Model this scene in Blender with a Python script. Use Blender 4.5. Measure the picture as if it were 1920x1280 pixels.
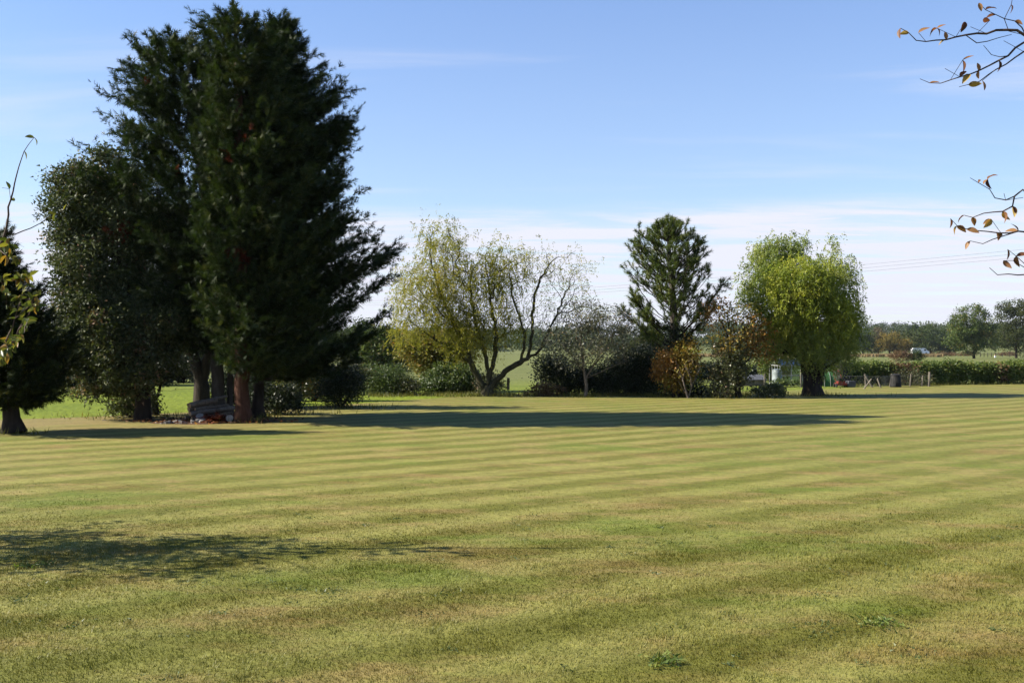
import bpy, math
import numpy as np
from mathutils import Vector

R = math.radians
SC = bpy.context.scene
for o in list(bpy.data.objects):
    bpy.data.objects.remove(o)

# ------------------------------------------------------------------ camera
CAM_H, FPX, HORIZON = 1.7, 1900.0, 655.0          # eye height, focal length in photo pixels, horizon row
cam = bpy.data.cameras.new('camera')
cam_ob = bpy.data.objects.new('camera', cam)
SC.collection.objects.link(cam_ob)
cam.sensor_width = 36.0
cam.lens = 36.0 * FPX / 1920.0
cam.clip_start, cam.clip_end = 0.1, 20000
cam_ob.location = (0, 0, CAM_H)
cam_ob.rotation_euler = (R(90) + math.atan2(HORIZON - 640.0, FPX), 0, 0)
SC.camera = cam_ob

# ------------------------------------------------------------------ sky and sun
SUN_EL, SUN_AZ = R(34), R(181.0)                   # azimuth of the direction towards the sun, from +X
EXPOSURE = 1.5
to_sun = Vector((math.cos(SUN_EL) * math.cos(SUN_AZ), math.cos(SUN_EL) * math.sin(SUN_AZ), math.sin(SUN_EL)))
W = bpy.data.worlds.new('World')
SC.world = W
W.use_nodes = True
wn, wl = W.node_tree.nodes, W.node_tree.links
wn.clear()
w_out = wn.new('ShaderNodeOutputWorld')
w_bg = wn.new('ShaderNodeBackground')
w_bg.inputs['Strength'].default_value = 0.075
sky = wn.new('ShaderNodeTexSky')
sky.sky_type = 'NISHITA'
sky.sun_disc = False
sky.sun_elevation = SUN_EL
sky.sun_rotation = math.atan2(to_sun.x, to_sun.y)
sky.air_density = 1.0
sky.dust_density = 0.7
sky.ozone_density = 3.0


def wmath(op, a, b=None, clamp=False):
    n = wn.new('ShaderNodeMath'); n.operation = op; n.use_clamp = clamp
    for i, v in enumerate((a, b)):
        if v is None: continue
        if isinstance(v, (int, float)): n.inputs[i].default_value = v
        else: wl.new(v, n.inputs[i])
    return n.outputs[0]


tc = wn.new('ShaderNodeTexCoord')
sx = wn.new('ShaderNodeSeparateXYZ'); wl.new(tc.outputs['Generated'], sx.inputs[0])
zc = wmath('MAXIMUM', sx.outputs['Z'], 0.0)
zq = wmath('ADD', zc, 0.06)
cx = wmath('DIVIDE', sx.outputs['X'], zq)
cy = wmath('DIVIDE', sx.outputs['Y'], zq)
cc = wn.new('ShaderNodeCombineXYZ'); wl.new(cx, cc.inputs[0]); wl.new(cy, cc.inputs[1])


def wnoise(scale_xyz, detail, rough, dist, loc=(0, 0, 0)):
    m = wn.new('ShaderNodeMapping'); wl.new(cc.outputs[0], m.inputs[0])
    m.inputs['Scale'].default_value = scale_xyz
    m.inputs['Location'].default_value = loc
    m.inputs['Rotation'].default_value = (0, 0, R(14))
    n = wn.new('ShaderNodeTexNoise'); wl.new(m.outputs[0], n.inputs['Vector'])
    n.inputs['Scale'].default_value = 1.0
    n.inputs['Detail'].default_value = detail
    n.inputs['Roughness'].default_value = rough
    n.inputs['Distortion'].default_value = dist
    return n.outputs['Fac']


def wmap(v, a, b, c=0.0, d=1.0):
    n = wn.new('ShaderNodeMapRange'); n.interpolation_type = 'SMOOTHSTEP'
    wl.new(v, n.inputs[0])
    for i, k in enumerate((a, b, c, d)): n.inputs[i + 1].default_value = k
    return n.outputs[0]


# a low bank of thin alto cloud over the fields, with streaks above it
bank_edge = wmath('ADD', zc, wmath('MULTIPLY', wmath('SUBTRACT', wnoise((0.25, 0.55, 1), 5, 0.55, 0.4), 0.5), 0.085))
bank = wmap(bank_edge, 0.118, 0.148, 1.0, 0.0)
veins = wmap(wnoise((1.0, 3.2, 1), 7, 0.62, 0.5, (3.1, 0.7, 0)), 0.34, 0.64, 0.25, 1.0)
bank = wmath('MULTIPLY', bank, veins)
streak = wmap(wnoise((0.30, 1.5, 1), 6, 0.6, 0.8, (7.3, 2.2, 0)), 0.50, 0.80, 0.0, 0.26)
haze_low = wmap(zc, 0.0, 0.75, 0.40, 0.0)
cloud = wmath('MAXIMUM', wmath('MULTIPLY', bank, 0.80), streak)
cloud = wmath('ADD', cloud, haze_low, True)
cloud = wmath('MULTIPLY', cloud, wmap(sx.outputs['Z'], -0.02, 0.0))
w_mix = wn.new('ShaderNodeMix'); w_mix.data_type = 'RGBA'
wl.new(cloud, w_mix.inputs['Factor'])
w_hs = wn.new('ShaderNodeHueSaturation'); w_hs.inputs['Saturation'].default_value = 1.36; w_hs.inputs['Hue'].default_value = 0.507
wl.new(sky.outputs[0], w_hs.inputs['Color'])
wl.new(w_hs.outputs[0], w_mix.inputs['A'])
w_mix.inputs['B'].default_value = (4.1, 4.2, 4.75, 1)
wl.new(w_mix.outputs['Result'], w_bg.inputs['Color'])
wl.new(w_bg.outputs[0], w_out.inputs[0])

sun = bpy.data.lights.new('sun', 'SUN')
sun.energy = 5.0
sun.angle = R(0.53)
sun.color = (1.0, 0.93, 0.80)
sun_ob = bpy.data.objects.new('sun', sun)
SC.collection.objects.link(sun_ob)
sun_ob.rotation_euler = to_sun.to_track_quat('Z', 'Y').to_euler()
SC.view_settings.view_transform = 'Standard'
SC.view_settings.look = 'None'
SC.view_settings.exposure = EXPOSURE
SC.view_settings.gamma = 1.0
SC.view_settings.use_curve_mapping = False
SC.cycles.max_bounces = 5
SC.cycles.diffuse_bounces = 3
SC.cycles.transmission_bounces = 4
SC.cycles.use_denoising = True

# ------------------------------------------------------------------ helpers
rng = np.random.default_rng(11)


def X(px, D): return (px - 960.0) / FPX * D
def Z(py, D): return CAM_H + (HORIZON - py) / FPX * D
def gD(py): return CAM_H * FPX / (py - HORIZON)       # distance of a ground point seen on row py
def P3(px, py, D): return np.array((X(px, D), D, Z(py, D)))
def unit(v): return v / np.maximum(np.linalg.norm(v, axis=-1, keepdims=True), 1e-9)


def put(name, verts, faces, mat, parent=None, tint=None, smooth=False, kind=None, loc=None):
    """verts (n,3) float, faces (m,k) int of one size k; in world space, moved to the parent's own space"""
    verts = np.asarray(verts, dtype=np.float32).reshape(-1, 3)
    if parent is not None:
        verts = verts - np.array(parent['_base'], dtype=np.float32)
    elif loc is not None:
        verts = verts - np.array(loc, dtype=np.float32)
    me = bpy.data.meshes.new(name)
    if isinstance(faces, list):
        me.from_pydata(verts.tolist(), [], faces)
    else:
        faces = np.asarray(faces, dtype=np.int32)
        k = faces.shape[1]
        me.vertices.add(len(verts)); me.vertices.foreach_set('co', verts.ravel())
        me.loops.add(faces.size); me.loops.foreach_set('vertex_index', faces.ravel())
        me.polygons.add(len(faces))
        me.polygons.foreach_set('loop_start', np.arange(0, faces.size, k, dtype=np.int32))
    if smooth:
        me.polygons.foreach_set('use_smooth', np.ones(len(me.polygons), dtype=bool))
    if tint is not None:
        a = me.attributes.new('tint', 'FLOAT', 'POINT')
        a.data.foreach_set('value', np.asarray(tint, dtype=np.float32).ravel())
    me.update(calc_edges=True)
    me.materials.append(mat)
    ob = bpy.data.objects.new(name, me)
    SC.collection.objects.link(ob)
    if parent is not None: ob.parent = parent
    elif loc is not None: ob.location = loc
    if kind: ob['kind'] = kind
    return ob


def thing(name, label, cat, base, group=None):
    o = bpy.data.objects.new(name, None)
    o.empty_display_size = 0.2
    SC.collection.objects.link(o)
    o.location = tuple(float(v) for v in base)
    o['label'] = label; o['category'] = cat
    o['_base'] = [float(v) for v in base]
    if group: o['group'] = group
    return o


def tag(o, label=None, cat=None, group=None, kind=None):
    for k, v in (('label', label), ('category', cat), ('group', group), ('kind', kind)):
        if v: o[k] = v
    return o


# ------------------------------------------------------------------ materials
REFL = 0.58            # brings the picked colours down to daylight reflectances


def refl(stops): return [(p, tuple(c * REFL for c in col)) for p, col in stops]


def new_mat(name):
    m = bpy.data.materials.new(name); m.use_nodes = True
    m.node_tree.nodes.clear()
    return m, m.node_tree.nodes, m.node_tree.links


def ramp(nt, fac, stops):
    n = nt.nodes.new('ShaderNodeValToRGB')
    e = n.color_ramp.elements
    while len(e) > 1: e.remove(e[-1])
    e[0].position, e[0].color = stops[0][0], (*stops[0][1], 1)
    for p, c in stops[1:]:
        k = e.new(p); k.color = (*c, 1)
    if fac is not None: nt.links.new(fac, n.inputs[0])
    return n.outputs[0]


def leaf_mat(name, stops, trans=0.35, rough=0.5, spec=0.3, tcol=(1.15, 1.25, 0.5)):
    m, n, l = new_mat(name)
    at = n.new('ShaderNodeAttribute'); at.attribute_name = 'tint'
    col = ramp(m.node_tree, at.outputs['Fac'], refl(stops))
    pr = n.new('ShaderNodeBsdfPrincipled'); l.new(col, pr.inputs['Base Color'])
    pr.inputs['Roughness'].default_value = rough
    pr.inputs['Specular IOR Level'].default_value = spec * 0.5
    tr = n.new('ShaderNodeBsdfTranslucent')
    mu = n.new('ShaderNodeMix'); mu.data_type = 'RGBA'; mu.blend_type = 'MULTIPLY'; mu.inputs['Factor'].default_value = 1
    l.new(col, mu.inputs['A']); mu.inputs['B'].default_value = (*tcol, 1)
    l.new(mu.outputs['Result'], tr.inputs['Color'])
    mx = n.new('ShaderNodeMixShader'); mx.inputs[0].default_value = trans
    l.new(pr.outputs[0], mx.inputs[1]); l.new(tr.outputs[0], mx.inputs[2])
    o = n.new('ShaderNodeOutputMaterial'); l.new(mx.outputs[0], o.inputs[0])
    return m


def noise_mat(name, stops, scale=6.0, stretch=(1, 1, 1), detail=6, rough=0.9, bump=0.0, spec=0.2, metal=0.0, full=False):
    m, n, l = new_mat(name)
    tcn = n.new('ShaderNodeTexCoord')
    mp = n.new('ShaderNodeMapping'); l.new(tcn.outputs['Object'], mp.inputs[0]); mp.inputs['Scale'].default_value = stretch
    no = n.new('ShaderNodeTexNoise'); l.new(mp.outputs[0], no.inputs['Vector'])
    no.inputs['Scale'].default_value = scale; no.inputs['Detail'].default_value = detail; no.inputs['Roughness'].default_value = 0.65
    col = ramp(m.node_tree, no.outputs['Fac'], stops if full else refl(stops))
    pr = n.new('ShaderNodeBsdfPrincipled'); l.new(col, pr.inputs['Base Color'])
    pr.inputs['Roughness'].default_value = rough; pr.inputs['Specular IOR Level'].default_value = spec
    pr.inputs['Metallic'].default_value = metal
    if bump:
        bp = n.new('ShaderNodeBump'); bp.inputs['Strength'].default_value = 1.0; bp.inputs['Distance'].default_value = bump
        l.new(no.outputs['Fac'], bp.inputs['Height']); l.new(bp.outputs[0], pr.inputs['Normal'])
    o = n.new('ShaderNodeOutputMaterial'); l.new(pr.outputs[0], o.inputs[0])
    return m


M = {}
M['cypress'] = leaf_mat('cypress_foliage', [(0, (0.01545, 0.02727, 0.01092)), (0.5, (0.03348, 0.05703, 0.01857)), (0.85, (0.0644, 0.0893, 0.02621)), (1, (0.1094, 0.1116, 0.03822))], 0.22, 0.6, 0.25)
M['cypress_warm'] = leaf_mat('golden_tipped_cypress_foliage', [(0, (0.012, 0.020, 0.007)), (0.6, (0.030, 0.045, 0.012)), (0.86, (0.07, 0.085, 0.018)), (1, (0.22, 0.20, 0.035))], 0.25, 0.6, 0.2)
M['dead_frond'] = leaf_mat('dead_rust_foliage', [(0, (0.07, 0.016, 0.008)), (0.6, (0.16, 0.040, 0.020)), (1, (0.26, 0.085, 0.04))], 0.25, 0.8, 0.1, (1.1, 0.9, 0.7))
M['holm'] = leaf_mat('evergreen_oak_leaf', [(0, (0.04201, 0.05792, 0.02371)), (0.5, (0.09545, 0.1195, 0.05081)), (0.85, (0.1909, 0.2082, 0.09315)), (1, (0.3246, 0.1991, 0.127))], 0.18, 0.5, 0.2)
M['dark_shrub'] = leaf_mat('dark_shrub_leaf', [(0, (0.0138, 0.02484, 0.01104)), (0.6, (0.0345, 0.05244, 0.02208)), (1, (0.0759, 0.0897, 0.0414))], 0.2, 0.45, 0.4)
M['bush'] = leaf_mat('bush_leaf', [(0, (0.04785, 0.07975, 0.0319)), (0.5, (0.1037, 0.1515, 0.05104)), (1, (0.2074, 0.2393, 0.0957))], 0.3, 0.45, 0.4)
M['oak_green'] = leaf_mat('oak_leaf', [(0, (0.042, 0.0728, 0.0196)), (0.5, (0.098, 0.147, 0.0364)), (0.85, (0.168, 0.203, 0.049)), (1, (0.336, 0.224, 0.056))], 0.3, 0.5, 0.3)
M['curly'] = leaf_mat('twisted_willow_leaf', [(0, (0.1857, 0.2061, 0.03)), (0.5, (0.3496, 0.3452, 0.0525)), (0.85, (0.5025, 0.4431, 0.0675)), (1, (0.5025, 0.3709, 0.06))], 0.5, 0.45, 0.3, (1.1, 1.15, 0.6))
M['gold_green'] = leaf_mat('turning_leaf', [(0, (0.1006, 0.1222, 0.02875)), (0.5, (0.23, 0.2372, 0.0575)), (0.85, (0.3737, 0.2875, 0.06469)), (1, (0.4312, 0.1869, 0.05031))], 0.35, 0.5, 0.3, (1.1, 1.0, 0.6))
M['weeping'] = leaf_mat('golden_willow_leaf', [(0, (0.1369, 0.1979, 0.0334)), (0.5, (0.3354, 0.3958, 0.06376)), (0.85, (0.5203, 0.5459, 0.09108)), (1, (0.6299, 0.5868, 0.1138))], 0.5, 0.45, 0.3, (1.1, 1.15, 0.5))
M['weeping_cool'] = leaf_mat('green_willow_leaf', [(0, (0.1237, 0.1811, 0.03795)), (0.5, (0.2889, 0.3622, 0.08349)), (1, (0.5571, 0.5796, 0.1518))], 0.40, 0.45, 0.35, (1.1, 1.1, 0.6))
M['pine'] = leaf_mat('pine_needle', [(0, (0.04348, 0.07451, 0.018)), (0.5, (0.1087, 0.1551, 0.03)), (0.85, (0.2053, 0.2381, 0.042)), (1, (0.3382, 0.3105, 0.075))], 0.25, 0.5, 0.3)
M['silver'] = leaf_mat('silvery_leaf', [(0, (0.072, 0.078, 0.048)), (0.6, (0.18, 0.186, 0.114)), (0.9, (0.336, 0.324, 0.216)), (1, (0.408, 0.264, 0.12))], 0.35, 0.4, 0.5, (1.0, 1.0, 0.7))
M['rust'] = leaf_mat('rust_autumn_leaf', [(0, (0.1037, 0.09214, 0.02912)), (0.4, (0.2519, 0.1434, 0.0364)), (0.75, (0.4891, 0.2356, 0.0546)), (1, (0.5335, 0.4504, 0.1092))], 0.35, 0.5, 0.3, (1.15, 0.9, 0.5))
M['amber'] = leaf_mat('amber_autumn_leaf', [(0, (0.115, 0.091, 0.022)), (0.5, (0.299, 0.195, 0.0385)), (0.8, (0.368, 0.312, 0.055)), (1, (0.23, 0.312, 0.066))], 0.35, 0.5, 0.3, (1.15, 1.0, 0.5))
M['ivy'] = leaf_mat('ivy_leaf', [(0, (0.0405, 0.054, 0.0216)), (0.5, (0.1013, 0.1148, 0.04725)), (0.8, (0.1755, 0.162, 0.07425)), (1, (0.27, 0.162, 0.081))], 0.2, 0.4, 0.5)
M['hedge'] = leaf_mat('hedge_leaf', [(0, (0.05, 0.078, 0.018)), (0.45, (0.13, 0.19, 0.042)), (0.85, (0.24, 0.28, 0.068)), (1, (0.30, 0.25, 0.08))], 0.3, 0.45, 0.35)
M['hedge_brown'] = leaf_mat('browned_hedge_leaf', [(0, (0.07, 0.049, 0.028)), (0.5, (0.182, 0.105, 0.056)), (1, (0.28, 0.196, 0.084))], 0.3, 0.5, 0.3, (1.1, 0.95, 0.6))
M['white_flower'] = leaf_mat('pale_bush_leaf', [(0, (0.04, 0.06, 0.025)), (0.55, (0.10, 0.13, 0.06)), (0.8, (0.22, 0.25, 0.14)), (1, (0.55, 0.56, 0.42))], 0.3, 0.4, 0.4)
M['far_green'] = leaf_mat('far_tree_leaf', [(0, (0.02581, 0.04583, 0.01456)), (0.5, (0.05865, 0.08913, 0.02496)), (1, (0.1173, 0.1465, 0.0416))], 0.25, 0.6, 0.2)
M['far_olive'] = leaf_mat('far_olive_leaf', [(0, (0.03098, 0.04461, 0.01533)), (0.5, (0.0697, 0.08826, 0.02726)), (1, (0.1239, 0.1301, 0.04259))], 0.25, 0.6, 0.2)
M['far_amber'] = leaf_mat('far_amber_leaf', [(0, (0.078, 0.0715, 0.0208)), (0.5, (0.208, 0.1625, 0.039)), (1, (0.364, 0.247, 0.052))], 0.3, 0.6, 0.2)
M['far_pale'] = leaf_mat('far_pale_leaf', [(0, (0.09, 0.075, 0.045)), (0.6, (0.17, 0.14, 0.085)), (1, (0.24, 0.20, 0.12))], 0.2, 0.7, 0.1)
M['near_leaf'] = leaf_mat('near_green_leaf', [(0, (0.05, 0.085, 0.02)), (0.5, (0.13, 0.16, 0.035)), (0.8, (0.26, 0.25, 0.05)), (1, (0.36, 0.20, 0.04))], 0.4, 0.4, 0.5, (1.1, 1.1, 0.5))
M['brown_leaf'] = leaf_mat('withered_brown_leaf', [(0, (0.0675, 0.0297, 0.0156)), (0.5, (0.216, 0.0945, 0.0455)), (0.8, (0.4455, 0.243, 0.104)), (1, (0.567, 0.405, 0.091))], 0.4, 0.45, 0.4, (1.1, 0.85, 0.5))
M['bark_dark'] = noise_mat('dark_bark', [(0.3, (0.018, 0.013, 0.009)), (0.6, (0.05, 0.037, 0.027)), (0.8, (0.09, 0.07, 0.055))], 9, (1, 1, 0.25), 6, 0.95, 0.02)
M['bark_grey'] = noise_mat('grey_bark', [(0.3, (0.05, 0.042, 0.034)), (0.6, (0.11, 0.095, 0.08)), (0.8, (0.17, 0.15, 0.125))], 9, (1, 1, 0.25), 6, 0.95, 0.015)
M['bark_red'] = noise_mat('reddish_bark', [(0.3, (0.0434, 0.01736, 0.0091)), (0.55, (0.093, 0.0403, 0.0234)), (0.75, (0.155, 0.093, 0.065))], 10, (1, 1, 0.16), 7, 0.95, 0.02)
M['bark_pale'] = noise_mat('pale_twig_bark', [(0.3, (0.13, 0.10, 0.075)), (0.7, (0.28, 0.23, 0.18))], 14, (1, 1, 0.4), 4, 0.9, 0.004)
M['bark_twig'] = noise_mat('twig_bark', [(0.3, (0.05, 0.03, 0.022)), (0.6, (0.12, 0.08, 0.06)), (0.8, (0.22, 0.17, 0.13))], 20, (1, 1, 1), 4, 0.8, 0.002)
M['bark_log'] = noise_mat('weathered_log_bark', [(0.3, (0.13, 0.104, 0.0845)), (0.6, (0.26, 0.221, 0.182)), (0.8, (0.39, 0.338, 0.286))], 12, (1, 1, 1), 6, 0.95, 0.006)
M['bark_olive'] = noise_mat('olive_bark', [(0.3, (0.035, 0.032, 0.016)), (0.6, (0.085, 0.078, 0.04)), (0.8, (0.14, 0.13, 0.07))], 9, (1, 1, 0.3), 5, 0.95, 0.01)
M['cut_wood'] = noise_mat('sawn_wood', [(0.3, (0.45, 0.27, 0.15)), (0.7, (0.75, 0.54, 0.33))], 14, (1, 1, 1), 5, 0.85)
M['stone'] = noise_mat('pale_stone', [(0.3, (0.22, 0.20, 0.18)), (0.7, (0.46, 0.43, 0.39))], 9, (1, 1, 1), 6, 0.9, 0.006)
M['soil'] = noise_mat('leaf_litter_soil', [(0.3, (0.05, 0.026, 0.015)), (0.5, (0.15, 0.075, 0.042)), (0.65, (0.24, 0.14, 0.085)), (0.8, (0.16, 0.15, 0.06))], 7, (1, 1, 1), 8, 0.95, 0.02)
M['post'] = noise_mat('weathered_post_wood', [(0.3, (0.13, 0.11, 0.085)), (0.7, (0.34, 0.30, 0.24))], 16, (1, 1, 0.15), 5, 0.9, 0.003)
M['wire'] = noise_mat('galvanised_wire', [(0.3, (0.22, 0.22, 0.21)), (0.7, (0.35, 0.35, 0.33))], 20, rough=0.5, spec=0.5)
M['cable'] = noise_mat('black_cable', [(0.3, (0.03, 0.03, 0.03)), (0.7, (0.06, 0.06, 0.06))], 5)
M['plastic'] = noise_mat('grey_green_plastic', [(0.3, (0.24, 0.29, 0.29)), (0.7, (0.34, 0.39, 0.39))], 4, rough=0.45, spec=0.5)
M['alu'] = noise_mat('aluminium_bar', [(0.3, (0.42, 0.42, 0.41)), (0.7, (0.55, 0.55, 0.53))], 6, rough=0.45, spec=0.5)
M['black'] = noise_mat('dark_sheet', [(0.3, (0.018, 0.018, 0.018)), (0.7, (0.04, 0.038, 0.035))], 6, rough=0.7)
M['slate'] = noise_mat('grey_felt', [(0.3, (0.07, 0.075, 0.085)), (0.7, (0.13, 0.135, 0.15))], 6, rough=0.8)
M['red'] = noise_mat('faded_red_paint', [(0.3, (0.20, 0.035, 0.025)), (0.7, (0.30, 0.06, 0.04))], 6, rough=0.5)
M['green_net'] = noise_mat('green_mesh_cover', [(0.3, (0.05, 0.16, 0.05)), (0.7, (0.09, 0.24, 0.08))], 30, rough=0.7)
M['van_white'] = noise_mat('white_van_paint', [(0.3, (0.74, 0.75, 0.77)), (0.7, (0.82, 0.82, 0.83))], 2, rough=0.3, spec=0.5, full=True)
M['rubber'] = noise_mat('rubber', [(0.3, (0.02, 0.02, 0.02)), (0.7, (0.035, 0.035, 0.035))], 6)
M['dry_grass'] = leaf_mat('dry_cereal', [(0, (0.20, 0.14, 0.07)), (0.6, (0.36, 0.27, 0.14)), (1, (0.46, 0.37, 0.21))], 0.3, 0.8, 0.1, (1, 0.95, 0.7))


def glass_mat(name, col=(0.7, 0.78, 0.76)):
    m, n, l = new_mat(name)
    g = n.new('ShaderNodeBsdfGlossy'); g.inputs['Roughness'].default_value = 0.08; g.inputs['Color'].default_value = (0.9, 0.9, 0.9, 1)
    t = n.new('ShaderNodeBsdfTransparent'); t.inputs['Color'].default_value = (*col, 1)
    f = n.new('ShaderNodeFresnel'); f.inputs['IOR'].default_value = 1.5
    mx = n.new('ShaderNodeMixShader'); l.new(f.outputs[0], mx.inputs[0]); l.new(t.outputs[0], mx.inputs[1]); l.new(g.outputs[0], mx.inputs[2])
    o = n.new('ShaderNodeOutputMaterial'); l.new(mx.outputs[0], o.inputs[0])
    return m


M['glass'] = glass_mat('glasshouse_glass')
M['dark_glass'] = noise_mat('dark_windscreen', [(0.3, (0.02, 0.025, 0.03)), (0.7, (0.03, 0.035, 0.04))], 3, rough=0.1, spec=0.6)

# lawn stripes: direction the mower ran, and its pass width
MOW = np.array((0.795, 0.607)); MOW_N = np.array((-0.607, 0.795)); PASS = 1.0


def lawn_colour(nt):
    """colour of the mown lawn from the place on the ground: painted light and dark sheen of mower passes, dry and lush patches"""
    n, l = nt.nodes, nt.links

    def mth(op, a, b=None, clamp=False):
        k = n.new('ShaderNodeMath'); k.operation = op; k.use_clamp = clamp
        for i, v in enumerate((a, b)):
            if v is None: continue
            if isinstance(v, (int, float)): k.inputs[i].default_value = v
            else: l.new(v, k.inputs[i])
        return k.outputs[0]

    def noise(scale, detail=4, rough=0.55, loc=(0, 0, 0), rot=0.0, st=(1, 1, 1)):
        m = n.new('ShaderNodeMapping'); l.new(pos, m.inputs[0])
        m.inputs['Location'].default_value = loc; m.inputs['Rotation'].default_value = (0, 0, rot); m.inputs['Scale'].default_value = st
        k = n.new('ShaderNodeTexNoise'); l.new(m.outputs[0], k.inputs['Vector'])
        k.inputs['Scale'].default_value = scale; k.inputs['Detail'].default_value = detail; k.inputs['Roughness'].default_value = rough
        return k.outputs['Fac']

    def rng_(v, a, b, c=0.0, d=1.0):
        k = n.new('ShaderNodeMapRange'); k.interpolation_type = 'SMOOTHSTEP'; l.new(v, k.inputs[0])
        for i, q in enumerate((a, b, c, d)): k.inputs[i + 1].default_value = q
        return k.outputs[0]

    def mixc(f, a, b, mode='MIX'):
        k = n.new('ShaderNodeMix'); k.data_type = 'RGBA'; k.blend_type = mode
        if isinstance(f, (int, float)): k.inputs['Factor'].default_value = f
        else: l.new(f, k.inputs['Factor'])
        for s, v in (('A', a), ('B', b)):
            if isinstance(v, tuple): k.inputs[s].default_value = (*v, 1)
            else: l.new(v, k.inputs[s])
        return k.outputs['Result']

    geo = n.new('ShaderNodeNewGeometry'); pos = geo.outputs['Position']
    sp = n.new('ShaderNodeSeparateXYZ'); l.new(pos, sp.inputs[0])
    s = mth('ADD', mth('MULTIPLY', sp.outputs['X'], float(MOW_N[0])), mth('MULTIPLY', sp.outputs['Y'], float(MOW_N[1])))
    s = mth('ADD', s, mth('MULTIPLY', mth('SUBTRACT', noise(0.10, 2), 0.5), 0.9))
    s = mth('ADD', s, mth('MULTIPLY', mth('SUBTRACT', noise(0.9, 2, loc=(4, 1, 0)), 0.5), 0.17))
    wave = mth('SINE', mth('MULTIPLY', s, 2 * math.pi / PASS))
    sheen_stripe = rng_(wave, -0.65, 0.65)
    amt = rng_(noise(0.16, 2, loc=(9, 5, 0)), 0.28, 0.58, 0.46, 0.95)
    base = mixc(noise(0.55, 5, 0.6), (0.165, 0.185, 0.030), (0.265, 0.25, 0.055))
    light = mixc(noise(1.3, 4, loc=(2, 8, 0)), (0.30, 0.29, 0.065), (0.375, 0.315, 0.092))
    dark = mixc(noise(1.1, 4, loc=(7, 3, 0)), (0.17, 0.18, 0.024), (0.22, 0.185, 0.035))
    col = mixc(mth('MULTIPLY', sheen_stripe, 1.0), dark, light)  # how light catches grass bent by each pass, painted in as colour
    col = mixc(mth('SUBTRACT', 1.0, amt), col, base)
    tan = mth('MULTIPLY', rng_(noise(1.7, 6, 0.68, (1, 1, 0), 0.65, (0.5, 1, 1)), 0.47, 0.68), 0.75)
    col = mixc(tan, col, (0.40, 0.285, 0.105))
    rust = mth('MULTIPLY', rng_(noise(1.0, 6, 0.7, (5, 9, 0), 0.65, (0.45, 1, 1)), 0.51, 0.70), 0.58)
    col = mixc(rust, col, (0.25, 0.150, 0.045))
    lush = mth('MULTIPLY', rng_(noise(0.62, 6, 0.66, (3, 14, 0), 0.65, (0.5, 1, 1)), 0.51, 0.68), 0.72)
    col = mixc(lush, col, (0.165, 0.215, 0.024))
    # trodden dry strip under the trees, away to the west
    west = mth('MULTIPLY', mth('MULTIPLY', rng_(sp.outputs['X'], -3.0, -8.0), rng_(sp.outputs['Y'], 20.4, 22.2)), rng_(noise(0.5, 4, loc=(11, 2, 0)), 0.3, 0.6, 0.3, 0.9))
    col = mixc(west, col, (0.32, 0.235, 0.085))
    col = mixc(1.0, col, (REFL * 0.92, REFL * 0.96, REFL * 0.92), 'MULTIPLY')
    return col, pos, noise, mth, mixc


def lawn_material():
    m, n, l = new_mat('mown_lawn')
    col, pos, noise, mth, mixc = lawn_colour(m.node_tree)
    fine = noise(14, 5, 0.8)
    mid = noise(7, 4, 0.7, (3, 3, 0))
    coarse = noise(2.6, 5, 0.75, (8, 2, 0), 0.65, (0.6, 1, 1))
    k = n.new('ShaderNodeMapRange'); l.new(mth('ADD', mth('ADD', mth('MULTIPLY', fine, 0.40), mth('MULTIPLY', mid, 0.34)), mth('MULTIPLY', coarse, 0.26)), k.inputs[0])
    for i, q in enumerate((0.36, 0.64, 0.58, 1.30)): k.inputs[i + 1].default_value = q
    cg = n.new('ShaderNodeCombineColor')
    for i in range(3): l.new(k.outputs[0], cg.inputs[i])
    col = mixc(1.0, col, cg.outputs[0], 'MULTIPLY')
    pr = n.new('ShaderNodeBsdfPrincipled'); l.new(col, pr.inputs['Base Color'])
    pr.inputs['Roughness'].default_value = 0.85; pr.inputs['Specular IOR Level'].default_value = 0.15
    bp = n.new('ShaderNodeBump'); bp.inputs['Distance'].default_value = 0.03; bp.inputs['Strength'].default_value = 0.5
    l.new(mth('ADD', mth('MULTIPLY', fine, 0.5), mth('MULTIPLY', mid, 0.7)), bp.inputs['Height']); l.new(bp.outputs[0], pr.inputs['Normal'])
    o = n.new('ShaderNodeOutputMaterial'); l.new(pr.outputs[0], o.inputs[0])
    return m


def blade_material():
    m, n, l = new_mat('mown_grass_blade')
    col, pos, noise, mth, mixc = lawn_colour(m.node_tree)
    at = n.new('ShaderNodeAttribute'); at.attribute_name = 'tint'
    f = ramp(m.node_tree, at.outputs['Fac'], [(0, (0.45, 0.58, 0.40)), (0.45, (0.92, 0.95, 0.8)), (0.8, (1.25, 1.15, 1.0)), (1, (1.6, 1.42, 1.5))])
    col = mixc(1.0, col, f, 'MULTIPLY')
    pr = n.new('ShaderNodeBsdfPrincipled'); l.new(col, pr.inputs['Base Color'])
    pr.inputs['Roughness'].default_value = 0.5; pr.inputs['Specular IOR Level'].default_value = 0.18
    tr = n.new('ShaderNodeBsdfTranslucent'); l.new(col, tr.inputs['Color'])
    mx = n.new('ShaderNodeMixShader'); mx.inputs[0].default_value = 0.3
    l.new(pr.outputs[0], mx.inputs[1]); l.new(tr.outputs[0], mx.inputs[2])
    o = n.new('ShaderNodeOutputMaterial'); l.new(mx.outputs[0], o.inputs[0])
    return m


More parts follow.
